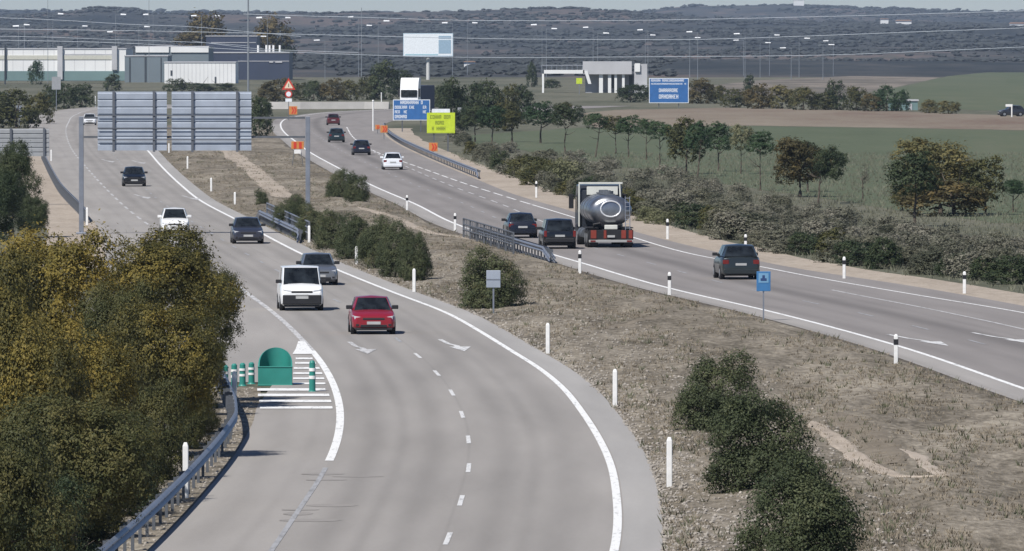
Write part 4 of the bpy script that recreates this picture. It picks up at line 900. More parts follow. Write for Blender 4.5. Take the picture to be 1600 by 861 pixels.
# ------------------------------------------------------------------ cars
M_tyre = mat('tyre', (0.018, 0.018, 0.019), 0.85); M_rim = mat('alloy rim', (0.4, 0.41, 0.42), 0.35, 0.7)
M_glass = mat('car glass', (0.014, 0.017, 0.020), 0.09, 0, 0.35, noise_s=2.2, noise_a=0.8); M_plast = mat('dark trim', (0.022, 0.022, 0.024), 0.6)
M_lamp = mat('headlamp glass', (0.62, 0.64, 0.66), 0.12, 0.2, .6); M_tail = mat('tail lamp', (0.16, 0.014, 0.012), 0.2, 0, .5); M_plate = mat('number plate', (0.42, 0.42, 0.41), 0.5)
def car(x, y, heading, label, cat, color, kind='hatch', facing='front', Wd=1.7, Ln=4.0, Ht=1.45, metal=0.3, group=None, name='car', cx=None):
    """x,y pixel of the near end's ground line; local -Y is the near end. facing tells which end is near"""
    p = G(x, y); ang = -math.atan(heading); cdir = Vector((math.sin(-ang), math.cos(-ang), 0)); c = p + cdir*(Ln/2)
    paint = mat('paint ' + label[:26], color, 0.32, metal, 0.5, noise_s=1.0, noise_a=0.04, coat=0.5)
    root = empty(name, (c.x, c.y, 0.034), ang, label, cat, group)
    if facing == 'rear': root.rotation_euler.z = ang + math.pi
    hl = Ln/2; hw = Wd/2; gc = 0.20
    # stations: (y, z low, z top, half width); front is -Y
    if kind == 'hatch': belt = .62*Ht; st = [(-1, .30, .50*Ht*.95, .80), (-.965, .22, .47*Ht, .90), (-.90, gc, .52*Ht, .97), (-.70, gc, .585*Ht, 1), (-.46, gc, .635*Ht, 1), (0, gc, .65*Ht, 1), (.55, gc, .66*Ht, 1), (.88, gc, .66*Ht, .98), (.97, .24, .62*Ht, .92), (1, .32, .42*Ht, .84)]; gh = (-.42, -.12, .70, .93); ghz = (.62, .66)
    elif kind == 'sedan': belt = .62*Ht; st = [(-1, .30, .47*Ht, .80), (-.97, .22, .46*Ht, .90), (-.90, gc, .51*Ht, .97), (-.70, gc, .57*Ht, 1), (-.46, gc, .625*Ht, 1), (0, gc, .645*Ht, 1), (.5, gc, .66*Ht, 1), (.74, gc, .67*Ht, .98), (.95, .24, .66*Ht, .93), (1, .32, .52*Ht, .84)]; gh = (-.42, -.14, .42, .72); ghz = (.61, .65)
    elif kind == 'suv': belt = .60*Ht; st = [(-1, .42, .50*Ht, .84), (-.97, .34, .53*Ht, .94), (-.90, .32, .56*Ht, .98), (-.70, .30, .58*Ht, 1), (-.48, .30, .60*Ht, 1), (0, .30, .61*Ht, 1), (.6, .30, .61*Ht, 1), (.93, .32, .61*Ht, .99), (.985, .36, .58*Ht, .95), (1, .42, .50*Ht, .9)]; gh = (-.47, -.22, .78, .96); ghz = (.58, .60)
    else: belt = .60*Ht; st = [(-1, .30, .42*Ht, .86), (-.97, .24, .47*Ht, .94), (-.90, gc, .52*Ht, .98), (-.76, gc, .575*Ht, 1), (-.62, gc, .61*Ht, 1), (0, gc, .62*Ht, 1), (.6, gc, .62*Ht, 1), (.95, gc, .62*Ht, .99), (.99, .24, .60*Ht, .96), (1, .3, .5*Ht, .92)]; gh = (-.64, -.34, .93, .98); ghz = (.59, .61)
    rings = []
    for (u, zl, zt, k) in st:
        yy = u*hl; w_ = hw*k; m_ = zl+(zt-zl)*.5
        half = [(0, zl), (w_*.86, zl), (w_*.975, zl+.08), (w_, m_), (w_*.985, zt-.14), (w_*.93, zt-.035), (w_*.6, zt), (0, zt+.012)]
        rings.append([(a, yy, b) for a, b in half] + [(-a, yy, b) for a, b in half[-2:0:-1]])
    mb = MB(); mb.loft(rings); mb.build('body', paint, root, smooth=True, bevel=.012)
    y0, y1, y2, y3 = [g*hl for g in gh]; bz0, bz1 = ghz[0]*Ht, ghz[1]*Ht-.02; hb = hw*.93; hr = hw*(.72 if kind in ('hatch', 'sedan') else .78 if kind == 'suv' else .86)
    def ring(yy, z, h, crown=.0): return [(-h, yy, z), (-h*.8, yy, z+crown*.8), (0, yy, z+crown), (h*.8, yy, z+crown*.8), (h, yy, z)]
    gr = []
    # closed greenhouse: bottom loop, roof loop
    A = [(-hb*.93, y0, bz0), (hb*.93, y0, bz0), (hb, (y0+y1)/2+.1, bz1), (hb, (y1+y2)/2, bz1+.01), (hb*.98, y2, bz1+.02), (hb*.9, y3, bz1), (-hb*.9, y3, bz1), (-hb*.98, y2, bz1+.02), (-hb, (y1+y2)/2, bz1+.01), (-hb, (y0+y1)/2+.1, bz1)]
    rt_ = Ht-.045
    B = [(-hr*.93, y1, rt_-.03), (hr*.93, y1, rt_-.03), (hr, y1+.12, rt_-.015), (hr, (y1+y2)/2, rt_), (hr*.98, y2-.1, rt_-.02), (hr*.9, y2, rt_-.05), (-hr*.9, y2, rt_-.05), (-hr*.98, y2-.1, rt_-.02), (-hr, (y1+y2)/2, rt_), (-hr, y1+.12, rt_-.015)]
    n_ = 10; mb = MB(); mb.add([Vector(v) for v in A]+[Vector(v) for v in B], [(k, (k+1) % n_, n_+(k+1) % n_, n_+k) for k in range(n_)])
    cz = [( .0, y1+.22, Ht-.012), (0, (y1+y2)/2, Ht), (0, y2-.22, Ht-.02)]
    mb.add([Vector(v) for v in B]+[Vector(v) for v in cz], [(0, 1, 2, 10), (2, 3, 11, 10), (3, 4, 12, 11), (4, 5, 12), (5, 6, 12), (6, 7, 12), (7, 8, 11, 12), (8, 9, 10, 11), (9, 0, 10)])
    bmn = MB(); bmn.v = mb.v; bmn.f = mb.f; bmn.m = mb.m
    roof = bmn.build('cabin', paint, root, smooth=True)
    def quad(name_, a, b, c_, d, mgn, offs, m, par=root):
        a, b, c_, d = map(Vector, (a, b, c_, d)); ce_ = (a+b+c_+d)/4; nn = (b-a).cross(d-a).normalized()
        if nn.dot(ce_ - Vector((0, 0, Ht*.6))) < 0: nn = -nn
        q = [v + (ce_-v).normalized()*mgn + nn*offs for v in (a, b, c_, d)]; q2 = [v - nn*.03 for v in q]; k = MB(); k.add(q+q2, [(0, 1, 2, 3), (7, 6, 5, 4), (0, 4, 5, 1), (1, 5, 6, 2), (2, 6, 7, 3), (3, 7, 4, 0)]); return k.build(name_, m, par)
    quad('windscreen', A[0], A[1], B[1], B[0], .03, .014, M_glass)
    quad('rear_window', A[5], A[6], B[6], B[5], .05, .014, M_glass)
    for sg, ii in ((1, (2, 3, 3, 2)), (1, (3, 4, 4, 3)), (-1, (9, 8, 8, 9)), (-1, (8, 7, 7, 8))):
        if kind == 'van' and ii[0] in (3, 8): continue
        quad('side_window', A[ii[0]], A[ii[1]], B[ii[1]], B[ii[0]], .07, .012, M_glass)
    # ends
    zf = st[1][2]; fy = -hl
    nb = .5*(st[0][1]+st[0][2])
    def bx(name_, x0, x1, ya, yb, za, zb, m, bev=.01): k = MB(); k.box(x0, x1, ya, yb, za, zb); return k.build(name_, m, root, bevel=bev)
    for sg in (-1, 1):
        k = MB(); k.loft([[(sg*hw*.52, fy+.0, zf-.13), (sg*hw*.52, fy+.0, zf-.02), (sg*hw*.86, fy+.05, zf+.02), (sg*hw*.86, fy+.06, zf-.12)], [(sg*hw*.50, fy+.25, zf-.13), (sg*hw*.50, fy+.25, zf+.025), (sg*hw*.955, fy+.34, zf+.055), (sg*hw*.955, fy+.34, zf-.11)]]); k.build('headlight', M_lamp, root, bevel=.01)
        rz = Ht*.50; ry = hl
        if kind in ('suv', 'van'): bx('tail_light', sg*hw*.80 if sg > 0 else -hw*.965, hw*.965 if sg > 0 else -hw*.80, hl-.10, hl+.012, Ht*.40, Ht*.60, M_tail)
        else: bx('tail_light', sg*hw*.62 if sg > 0 else -hw*.93, hw*.93 if sg > 0 else -hw*.62, hl-.16, hl-.012, Ht*.44, Ht*.56, M_tail)
        k = MB(); mz = bz0+.10; my = y0+.28; k.box(min(sg*hw*.9, sg*(hw+.16)), max(sg*hw*.9, sg*(hw+.16)), my, my+.10, mz-.06, mz+.09); k.build('mirror', paint if kind == 'hatch' and color[0] > .3 and metal < .2 else M_plast, root, bevel=.025)
    bx('grille', -hw*.50, hw*.50, fy-.008, fy+.10, zf-.13, zf-.04, M_plast, .02); bx('lower_intake', -hw*.62, hw*.62, fy-.004, fy+.12, st[0][1]-.04, st[0][1]+.09, M_plast, .03); bx('bumper_lip', -hw*.84, hw*.84, fy+.03, fy+.2, .16, st[0][1]-.05, M_plast, .02)
    k = MB(); k.box(-.26, .26, fy-.022, fy-.009, zf-.29, zf-.18); k.build('number_plate', M_plate, root)
    k = MB(); k.box(-hw*.84, hw*.84, y0-.07, y0+.02, bz0-.02, bz0+.025); k.build('cowl', M_plast, root, bevel=.01)
    for sg in (-1, 1): k = MB(); k.box(min(sg*hw*.66, sg*hw*.8), max(sg*hw*.66, sg*hw*.8), fy-.006, fy+.1, st[0][1]+.02, st[0][1]+.10); k.build('fog_lamp', M_plast, root, bevel=.01)
    if kind == 'van': bx('front_bumper', -hw*.9, hw*.9, fy-.03, fy+.15, .26, .66, M_plast, .04); k = MB(); k.box(-.26, .26, fy-.045, fy-.032, .50, .61); k.build('number_plate', M_plate, root)
    bx('rear_bumper', -hw*.88, hw*.88, hl-.2, hl+.03, st[-1][1]-.06, st[-1][1]+.16, M_plast if kind in ('suv', 'van') else paint, .03)
    k = MB(); k.box(-.26, .26, hl+.006, hl+.02, Ht*.40, Ht*.40+.11); k.build('number_plate', M_plate, root)
    wr = .31 if kind != 'suv' else .36
    for sg in (-1, 1):
        for wy in (-hl*.62, hl*.62):
            k = MB(); k.tube((sg*(hw-.10), wy, wr), (sg*(hw+.002), wy, wr), wr+.055, n=20); k.build('wheel_arch', M_plast, root)
            k = MB(); k.tube((sg*(hw-.21), wy, wr), (sg*(hw+.012), wy, wr), wr, n=20); t = k.build('wheel', M_tyre, root, bevel=.02)
            k = MB(); k.tube((sg*(hw-.05), wy, wr), (sg*(hw+.02), wy, wr), wr*.6, n=14); k.build('rim', M_rim, t)
    k = MB(); k.box(-hw*.80, hw*.80, -hl*.85, hl*.85, .17, .30); k.build('underbody', M_plast, root)
    if kind == 'suv' and facing == 'rear' and 'spare' in label:
        k = MB(); k.tube((.12, hl+.02, Ht*.47), (.12, hl+.22, Ht*.47), .36, n=22); k.build('spare_wheel', M_gray, root, smooth=True, bevel=.03)
    return root
hL = lambda y: slope(Ll, G(0, y).y); hRl = lambda y: slope(Rl, G(0, y).y); hR = lambda y: slope(Lr, G(0, y).y)
gL = 'cars coming toward the camera on the left carriageway'; gR = 'cars driving away on the right carriageway'
car(584, 524, hRl(524), 'bright red hatchback, nearest car on the left carriageway', 'car', (0.27, 0.010, 0.022), 'hatch', 'front', 1.68, 3.9, 1.43, .1, gL)
car(472, 487, hL(487), 'white delivery van with black bumper, left of the red hatchback', 'van', (0.80, 0.80, 0.79), 'van', 'front', 1.78, 4.2, 1.83, 0, gL, 'van')
car(500, 447, hRl(447), 'silver grey saloon half hidden behind the white delivery van', 'car', (0.23, 0.245, 0.27), 'sedan', 'front', 1.68, 4.4, 1.45, .6, gL)
car(388, 382, hRl(382), 'slate grey hatchback beside the short median barrier', 'car', (0.055, 0.06, 0.085), 'hatch', 'front', 1.70, 4.0, 1.45, .5, gL)
car(274, 370, hL(370), 'small white car with its lower half hidden by the yellow green tree', 'car', (0.78, 0.78, 0.77), 'hatch', 'front', 1.62, 3.6, 1.60, 0, gL)
car(210, 292, hL(292), 'black hatchback alone in the lane below the big sign backs', 'car', (0.008, 0.009, 0.012), 'hatch', 'front', 1.76, 4.1, 1.50, .3, gL)
car(140, 196, hL(200), 'small white hatchback just left of the big sign backs', 'car', (0.75, 0.76, 0.77), 'hatch', 'front', 1.75, 4.0, 1.50, 0, gL)
car(1158, 438, hR(438), 'dark grey green off-roader just left of the small blue sign', 'off-roader', (0.030, 0.038, 0.040), 'hatch', 'rear', 1.84, 4.3, 1.64, .4, gR, 'off_roader')
car(875, 390, hR(390), 'black boxy off-roader left of the tanker', 'off-roader', (0.008, 0.009, 0.013), 'suv', 'rear', 1.76, 4.2, 1.62, .2, gR, 'off_roader')
car(817, 373, hR(373), 'dark blue saloon behind the median barrier, left of the black off-roader', 'car', (0.014, 0.018, 0.03), 'sedan', 'rear', 1.70, 4.3, 1.43, .4, gR)
car(614, 266, hR(266), 'white hatchback with a dark rear window on the right carriageway', 'car', (0.74, 0.76, 0.78), 'hatch', 'rear', 1.72, 4.0, 1.50, 0, gR)
car(565, 243, hR(243), 'navy black car ahead of the white hatchback', 'car', (0.012, 0.014, 0.026), 'hatch', 'rear', 1.76, 4.1, 1.48, .3, gR)
car(526, 223, hR(223), 'dark teal car below the small red car', 'car', (0.015, 0.03, 0.034), 'hatch', 'rear', 1.76, 4.0, 1.55, .3, gR)
car(521, 196, hR(215), 'small dark red car, farthest on the right carriageway', 'car', (0.09, 0.016, 0.018), 'hatch', 'rear', 1.70, 3.8, 1.50, .2, gR)
car(1560, 182, 6.0, 'dark parked car seen side on at the edge of the ploughed field', 'car', (0.03, 0.032, 0.04), 'hatch', 'front', 1.7, 3.8, 1.6, .2, None)
p = G(1581, 183); mb = MB(); mb.tube((0, 0, 0), (0, 0, 1.7), .1, n=8); mb.box(-.9, .1, -.05, .05, 1.5, 1.85); tag(mb.build('signpost', M_wht, loc=p), 'white signpost right beside the dark parked car in the field', 'signpost')
# ------------------------------------------------------------------ tanker truck
p = G(955, 388); hd = hR(388); ang = -math.atan(hd); Lt = 9.6
root = empty('tanker_truck', (p.x, p.y, .034), ang, 'polished steel tanker truck with red rear panels in the outer lane', 'tanker truck')
M_steel = mat('polished tank', (0.30, 0.31, 0.33), 0.33, 0.85, noise_s=1.6, noise_a=.35); M_cab = mat('dark cab', (0.035, 0.04, 0.05), 0.35, .2, coat=.3); M_cream = mat('cream deflector', (0.62, 0.62, 0.56), .5)
def ell(y, rx, rz, zc, n=28): return [(rx*math.cos(2*math.pi*k/n), y, zc+rz*math.sin(2*math.pi*k/n)) for k in range(n)]
tz = 1.98; mb = MB(); mb.loft([ell(.30, .3, .2, tz), ell(.33, .75, .5, tz), ell(.42, 1.0, .70, tz), ell(.58, 1.13, .80, tz), ell(.75, 1.18, .84, tz), ell(6.7, 1.18, .84, tz), ell(6.9, 1.1, .78, tz), ell(7.0, .7, .5, tz)]); mb.build('tank', M_steel, root, smooth=True)
mb = MB()
for k in range(26):
    a = 2*math.pi*k/26; b = 2*math.pi*(k+1)/26; mb.tube((.54*math.cos(a), .30, tz+.1+.42*math.sin(a)), (.54*math.cos(b), .30, tz+.1+.42*math.sin(b)), .040, n=6, cap=False)
mb.build('end_ring', mat('bright ring', (.85, .85, .85), .3, .3), root, smooth=True)
for y_ in (2.2, 4.2, 5.8):
    mb = MB(); mb.loft([ell(y_, 1.2, .86, tz), ell(y_+.09, 1.2, .86, tz)]); mb.build('tank_band', M_galvd, root)
mb = MB(); mb.box(-.28, .28, 1, 6.6, tz+.84, tz+.90); 
for y_ in (1.6, 3.4, 5.2): mb.tube((0, y_, tz+.9), (0, y_, tz+1.05), .25, n=14)
mb.build('catwalk', M_galvd, root)
mb = MB(); mb.box(-.45, .45, .2, 8.6, .75, .98); mb.box(-1.12, 1.12, 2.0, 6.3, .55, 1.0); mb.build('chassis', M_plast, root, bevel=.02)
mb = MB(); mb.box(-1.2, 1.2, .0, .16, .28, .42); mb.build('rear_bumper', mat('bumper grey', (.35, .35, .34), .5), root, bevel=.02)
mb = MB(); mb.box(-1.2, 1.2, .05, .14, .43, .96); mb.build('rear_board', M_plast, root, bevel=.01)
M_rp = mat('red orange panel', (0.24, 0.045, 0.03), .5)
for x0, x1 in ((-1.1, -.8), (-.40, -.26), (.55, .80), (.95, 1.15)): mb = MB(); mb.box(x0, x1, .015, .046, .5, .94); mb.build('rear_panel', M_rp, root)
mb = MB(); mb.box(-.35, .35, .06, .3, .98, 1.22); mb.build('valve_box', M_cream, root, bevel=.03)
mb = MB(); mb.box(-.2, .2, -.02, .013, .55, .67); mb.build('number_plate', M_plate, root)
for wy in (1.1, 2.35, 7.9):
    for sg in (-1, 1):
        mb = MB(); mb.tube((sg*.68, wy, .50), (sg*1.22, wy, .50), .50, n=22); t = mb.build('wheel', M_tyre, root, bevel=.03)
        mb = MB(); mb.tube((sg*1.1, wy, .5), (sg*1.235, wy, .5), .27, n=16); mb.build('rim', M_rim, t)
        mb = MB(); mb.box(min(sg*.66, sg*1.24), max(sg*.66, sg*1.24), wy-.62, wy+.62, 1.03, 1.08); mb.build('mudguard', M_plast, root)
mb = MB()
for x0 in (.78, 1.02): mb.tube((x0, .10, .95), (x0, .26, 2.75), .022, n=6)
for q in range(8): mb.tube((.78, .11+.02*q, 1.05+.23*q), (1.02, .11+.02*q, 1.05+.23*q), .016, n=5)
mb.build('ladder', M_galv, root)
mb = MB(); mb.path([(-.9, .2, 1.0), (-.95, .12, 1.25), (-.6, .1, 1.32), (-.3, .2, 1.1)], .06, 8); mb.build('hose', M_plast, root, smooth=True)
mb = MB(); mb.path([(.3, .25, 1.15), (.5, .12, 1.25), (.65, .2, 1.0)], .05, 8); mb.build('hose', M_plast, root, smooth=True)
for sg in (-1, 1):
    mb = MB(); mb.box(min(sg*.7, sg*1.2), max(sg*.7, sg*1.2), .17, .19, .12, .43); mb.build('mudflap', M_plast, root)
    for zz0 in (.3,): mb = MB(); mb.box(min(sg*.85, sg*1.12), max(sg*.85, sg*1.12), -.02, -.002, .31, .40); mb.build('tail_light', M_tail, root)
for y0_ in (2.9, 4.6): mb = MB(); mb.tube((-1.12, y0_, .72), (-1.12, y0_+1.1, .72), .26, n=16); mb.build('side_tank', M_galvd, root, smooth=True)
# cab
mb = MB(); prof = [(7.15, .75), (7.15, 2.95), (7.4, 3.25), (8.6, 3.28), (9.35, 2.6), (9.6, 1.7), (9.6, .45), (8.6, .45), (8.5, 1.05), (7.3, 1.05)]
mb.add([(-1.2, a, b) for a, b in prof]+[(1.2, a, b) for a, b in prof], [tuple(range(10)), tuple(range(19, 9, -1))]+[(k, 10+k, 10+(k+1) % 10, (k+1) % 10) for k in range(10)]); mb.build('cab', M_cab, root, bevel=.05)
mb = MB(); mb.box(-.75, .95, 7.05, 7.14, 2.72, 3.18); mb.build('deflector', M_cream, root, bevel=.02)
mb = MB(); mb.box(-1.2, 1.2, 6.98, 7.06, 3.32, 3.42); mb.tube((-1.17, 7.02, 1.0), (-1.17, 7.02, 3.32), .045, n=6); mb.tube((1.17, 7.02, 1.0), (1.05, 7.02, 3.32), .045, n=6); mb.build('cab_frame', M_cream, root)
for sg in (-1, 1):
    mb = MB(); mb.box(min(sg*1.32, sg*1.58), max(sg*1.32, sg*1.58), 9.0, 9.12, 1.95, 2.75); mb.box(min(sg*1.2, sg*1.34), max(sg*1.2, sg*1.34), 9.03, 9.08, 2.6, 2.66); mb.build('mirror', M_plast, root, bevel=.02)
    mb = MB(); mb.box(min(sg*1.19, sg*1.21), max(sg*1.19, sg*1.21), 7.9, 9.0, 1.9, 2.6); mb.build('side_window', M_glass, root)
mb = MB(); mb.add([(-1.08, 9.385, 2.6), (1.08, 9.385, 2.6), (1.08, 9.62, 1.78), (-1.08, 9.62, 1.78)], [(0, 1, 2, 3)]); mb.build('windscreen', M_glass, root)
# ------------------------------------------------------------------ far white truck, facing the camera on the curve
Dt = 1290; s = sc(Dt); cx = (639-800)/s; root = empty('lorry', (cx, Dt, .034), math.radians(-10), 'lorry with a white cab and dark blue box behind the blue direction sign', 'lorry')
Ht = CAM_H - (122-HZ)/s; M_cabw = mat('white cab', (.8, .8, .8), .4)
k = Ht/5.7
mb = MB(); prof = [(0, .4), (0, 1.5*k), (.12, 3.9*k), (.5, 5.2*k), (.9, 5.7*k), (2.2, 5.7*k), (2.2, .4)]
mb.add([(-1.3, a, b) for a, b in prof]+[(1.3, a, b) for a, b in prof], [tuple(range(7)), tuple(range(13, 6, -1))]+[(q, 7+q, 7+(q+1) % 7, (q+1) % 7) for q in range(7)]); mb.build('cab', M_cabw, root, bevel=.05)
mb = MB(); mb.box(-1.15, 1.15, -.03, .06, 3.0*k, 4.0*k); mb.build('windscreen', M_glass, root, bevel=.02)
mb = MB(); mb.box(-.8, .8, -.05, .05, 1.4*k, 1.9*k); mb.build('grille', M_plast, root); mb = MB(); mb.box(-1.3, 1.3, -.08, .1, .35, .8); mb.build('bumper', M_redp, root)
for sg in (-1, 1):
    mb = MB(); mb.box(min(sg*1.35, sg*1.6), max(sg*1.35, sg*1.6), .1, .25, 3.0*k, 4.2*k); mb.build('mirror', M_plast, root)
    mb = MB(); mb.box(min(sg*.8, sg*1.22), max(sg*.8, sg*1.22), -.05, .03, 1.95*k, 2.3*k); mb.build('headlight', M_lamp, root)
    for wy in (1.0, 6, 8.5, 10): mb = MB(); mb.tube((sg*.9, wy, .5), (sg*1.28, wy, .5), .5, n=16); mb.build('wheel', M_tyre, root)
mb = MB(); mb.box(-1.27, 1.27, 2.6, 13.0, 1.1, 4.6*k); mb.build('box_body', mat('navy curtain', (.02, .03, .085), .6), root, bevel=.03)
# ------------------------------------------------------------------ buildings
def bpt(x, D): return (x-800)/sc(D)
def zp(y, D): return CAM_H-(y-HZ)/sc(D)
M_bw = mat('white cladding', (.78, .78, .76), .6, noise_s=.15, noise_a=.06); M_bgrn = mat('grey green cladding', (.16, .24, .235), .7, noise_s=.1, noise_a=.1); M_bgr = mat('grey cladding', (.165, .20, .22), .7, noise_s=.1, noise_a=.1)
M_bblue = mat('navy cladding', (.048, .060, .095), .6, noise_s=.1, noise_a=.12); M_bcream = mat('cream band', (.55, .54, .46), .7); M_rib = mat('facade joint', (.05, .06, .07), .7); M_conc = mat('pale concrete wall', (.47, .47, .48), .8, noise_s=.2, noise_a=.12)
def building(name, label, D, x0, x1, y0, depth, m, parts=(), cat='building', joints=0, jm=None, ribs=True):
    X0, X1 = bpt(x0, D), bpt(x1, D); cx = (X0+X1)/2; H = zp(y0, D); root = empty(name, (cx, D, 0), 0, label, cat)
    hw = (X1-X0)/2; mb = MB(); mb.box(-hw, hw, 0, depth, -.2, H); mb.build('wall', m, root)
    mb = MB(); mb.box(-hw-.15, hw+.15, -.15, depth+.1, H+.003, H+.25); mb.build('roof_edge', jm or M_rib if False else M_conc, root)
    if joints:
        mb = MB()
        for k in range(1, joints): x = -hw+2*hw*k/joints; mb.box(x-.04, x+.04, -.03, .01, .2, H-.1)
        mb.build('cladding_joint', M_conc if m is M_bw else M_rib, root)
    for (pn, a0, a1, b0, b1, pm, t) in parts:
        mb = MB(); mb.box(bpt(a0, D)-cx, bpt(a1, D)-cx, -t, -.004 if t > .01 else .01, zp(b1, D), zp(b0, D)); mb.build(pn, pm, root)
    return root
building('warehouse', 'long white warehouse with a green base at the far left', 2420, -60, 197, 77, 45, M_bw,
         [('cladding_band', -60, 197, 111, 126, M_bgrn, .2), ('window_band', -60, 175, 86.5, 93, M_bcream, .15), ('pilaster', 90, 98, 72, 124, M_conc, .8), ('pilaster', 175, 183, 72, 109, M_conc, .8), ('downpipe', 7.5, 10, 73, 122, M_rib, .5), ('window_band', 100, 175, 84, 87, M_conc, .12)], joints=16)
building('warehouse', 'grey cladded warehouse block left of the white block', 2350, 195, 262, 88, 30, M_bgr, [('facade_joint', 202, 204, 90, 138, M_rib, .1), ('facade_joint', 226, 229, 84, 138, M_rib, .1), ('facade_joint', 251, 252.5, 90, 138, M_rib, .1)])
building('warehouse', 'grey hall with a bright white roof band behind the grey and white blocks', 2400, 212, 326, 73.5, 40, M_bgr, [('roof_band', 212, 264, 73.5, 82, M_bw, .3), ('roof_band', 267, 326, 73.5, 82, M_bw, .3)])
building('white_block', 'square bright white block in front of the dark blue hall', 2300, 257, 368, 98, 25, M_bw, [('door', 266.5, 269.5, 110, 118, M_rib, .1), ('door', 335.5, 338, 120, 131, M_rib, .1)], joints=18)
building('blue_hall', 'dark blue hall stretching right of the white block', 2500, 326, 452, 83, 40, M_bblue, [('facade_joint', 372, 452, 95, 96, M_conc, .1), ('emblem', 421, 427, 95, 98, M_conc, .2), ('emblem', 430, 441, 95, 98, M_conc, .2)], joints=8)
building('blue_hall', 'higher set dark blue tower behind the hall, with white chimneys on its roof', 2560, 322, 402, 57, 30, M_bblue, [('facade_joint', 330, 400, 66, 67, M_conc, .1)])
root = empty('pipe_rack', (bpt(425, 2500), 2510, 0), 0, 'row of short white vents on the roof of the blue hall', 'vents')
root.location.z = zp(83, 2500)+.26
for x in (402, 415, 420, 426, 436): mb = MB(); xx = bpt(x, 2500)-bpt(425, 2500); mb.tube((xx, 0, 0), (xx, 0, 1.9), .3, n=10); mb.build('vent', M_wht, root, smooth=True)
# low white sheds with vaulted roofs
for i, (x0, x1) in enumerate([(-20, 20), (22, 55), (58, 85), (118, 150), (152, 190)]):
    D = 2280; X0, X1 = bpt(x0, D), bpt(x1, D); h = zp(131, D); poly = [(-(X1-X0)/2, 0), ((X1-X0)/2, 0)] + [((X1-X0)/2*math.cos(a), h*.55+h*.5*math.sin(a)) for a in np.linspace(0, math.pi, 9)]
    mb = MB(); mb.prism(poly, 0, 12); tag(mb.build('vaulted_shed', M_bw, loc=((X0+X1)/2, D, 0)), 'low vaulted white shed before the long warehouse, %s from the left' % NTH[i], 'shed', 'low white sheds')
# toll / service building with white canopy
D = 1900; root = empty('service_building', (bpt(950, D), D, 0), 0, 'pale grey service building with a long flat white canopy', 'building'); q = lambda x: bpt(x, D)-bpt(950, D)
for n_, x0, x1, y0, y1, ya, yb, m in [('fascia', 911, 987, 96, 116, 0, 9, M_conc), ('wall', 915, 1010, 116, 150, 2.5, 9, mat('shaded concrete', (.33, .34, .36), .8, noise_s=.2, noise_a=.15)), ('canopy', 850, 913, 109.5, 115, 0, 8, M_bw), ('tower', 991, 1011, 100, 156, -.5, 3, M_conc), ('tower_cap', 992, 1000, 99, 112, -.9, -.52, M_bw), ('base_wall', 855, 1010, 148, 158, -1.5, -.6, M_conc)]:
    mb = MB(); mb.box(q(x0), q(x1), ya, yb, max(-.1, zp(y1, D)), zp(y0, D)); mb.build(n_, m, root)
for x0, x1 in ((847, 850), (936, 942), (950, 955), (960, 964), (972, 976), (993, 996)):
    mb = MB(); mb.box(q(x0), q(x1), .5, 1.1, 0, zp(115.3, D)); mb.build('column', M_bw, root)
for x0, x1 in ((954.5, 959.5), (983, 989)):
    mb = MB(); mb.box(q(x0), q(x1), 2.35, 2.52, zp(138, D), zp(118, D)); mb.build('window', M_rib, root)
mb = MB()
for x in range(846, 912, 8): mb.tube((q(x), .2, zp(109.3, D)), (q(x), .2, zp(102, D)), .06, n=5)
mb.tube((q(846), .2, zp(102, D)), (q(911), .2, zp(102, D)), .06, n=5); mb.build('roof_rail', M_galv, root)
mb = MB(); mb.add([(q(913), -.3, zp(111, D)), (q(918), -.3, zp(111, D)), (q(924), -.3, zp(131, D)), (q(919), -.3, zp(131, D)), (q(913), 0, zp(111, D)), (q(918), 0, zp(111, D)), (q(924), 0, zp(131, D)), (q(919), 0, zp(131, D))], [(0, 1, 2, 3), (7, 6, 5, 4), (0, 4, 5, 1), (1, 5, 6, 2), (2, 6, 7, 3), (3, 7, 4, 0)]); mb.build('brace', M_bw, root)
p = Vector((bpt(905, 1850), 1850, 0)); root = empty('green_yellow_sign', p, 0, 'small bright yellow green sign under the white canopy', 'road sign'); mb = MB(); mb.box(-.6, .6, -.05, .05, zp(131, 1850), zp(122, 1850)); mb.build('panel', M_yel, root); mb = MB(); mb.box(-.06, .06, .052, .12, 0, zp(124, 1850)); mb.build('post', M_galv, root)
building('green_shed', 'small grey green shed in the far hedge by the ploughed field', 1440, 1390, 1434, 158, 5, M_bgrn, [('door', 1400, 1406, 162, 173, M_conc, .1), ('door', 1420, 1425, 162, 173, M_conc, .1)])
for i, (x0, x1, y0, y1, D) in enumerate([(1376, 1388, 30, 34, 7300), (1400, 1424, 33, 37, 7300), (1578, 1602, 37, 43, 7000), (725, 742, 98, 107, 3300), (1240, 1256, 5, 14, 11200)]):
    z0 = terrain(bpt((x0+x1)/2, D), D); hh = (y1-y0)/sc(D); zc = z0
    mb = MB(); hw = (x1-x0)/2/sc(D); mb.box(-hw, hw, 0, 12, -3, max(hh, zp(y0, D)-z0)); w_ = tag(mb.build('farmhouse', M_bw, loc=(bpt((x0+x1)/2, D), D, zc)), ['small white farmhouse on the right hills', 'long low white farm building on the right hills', 'white building on the hill at the right edge', 'pale cottage below the billboard on the right', 'pale tower block on the highest skyline'][i], 'farmhouse')
    mb = MB(); hz_ = max(hh, zp(y0, D)-z0); mb.prism([(-hw-.5, hz_), (hw+.5, hz_), (hw*.8, hz_+hw*.18), (-hw*.8, hz_+hw*.18)], -.5, 12.5); mb.build('roof', mat('clay roof', (.32, .2, .14), .8), w_)
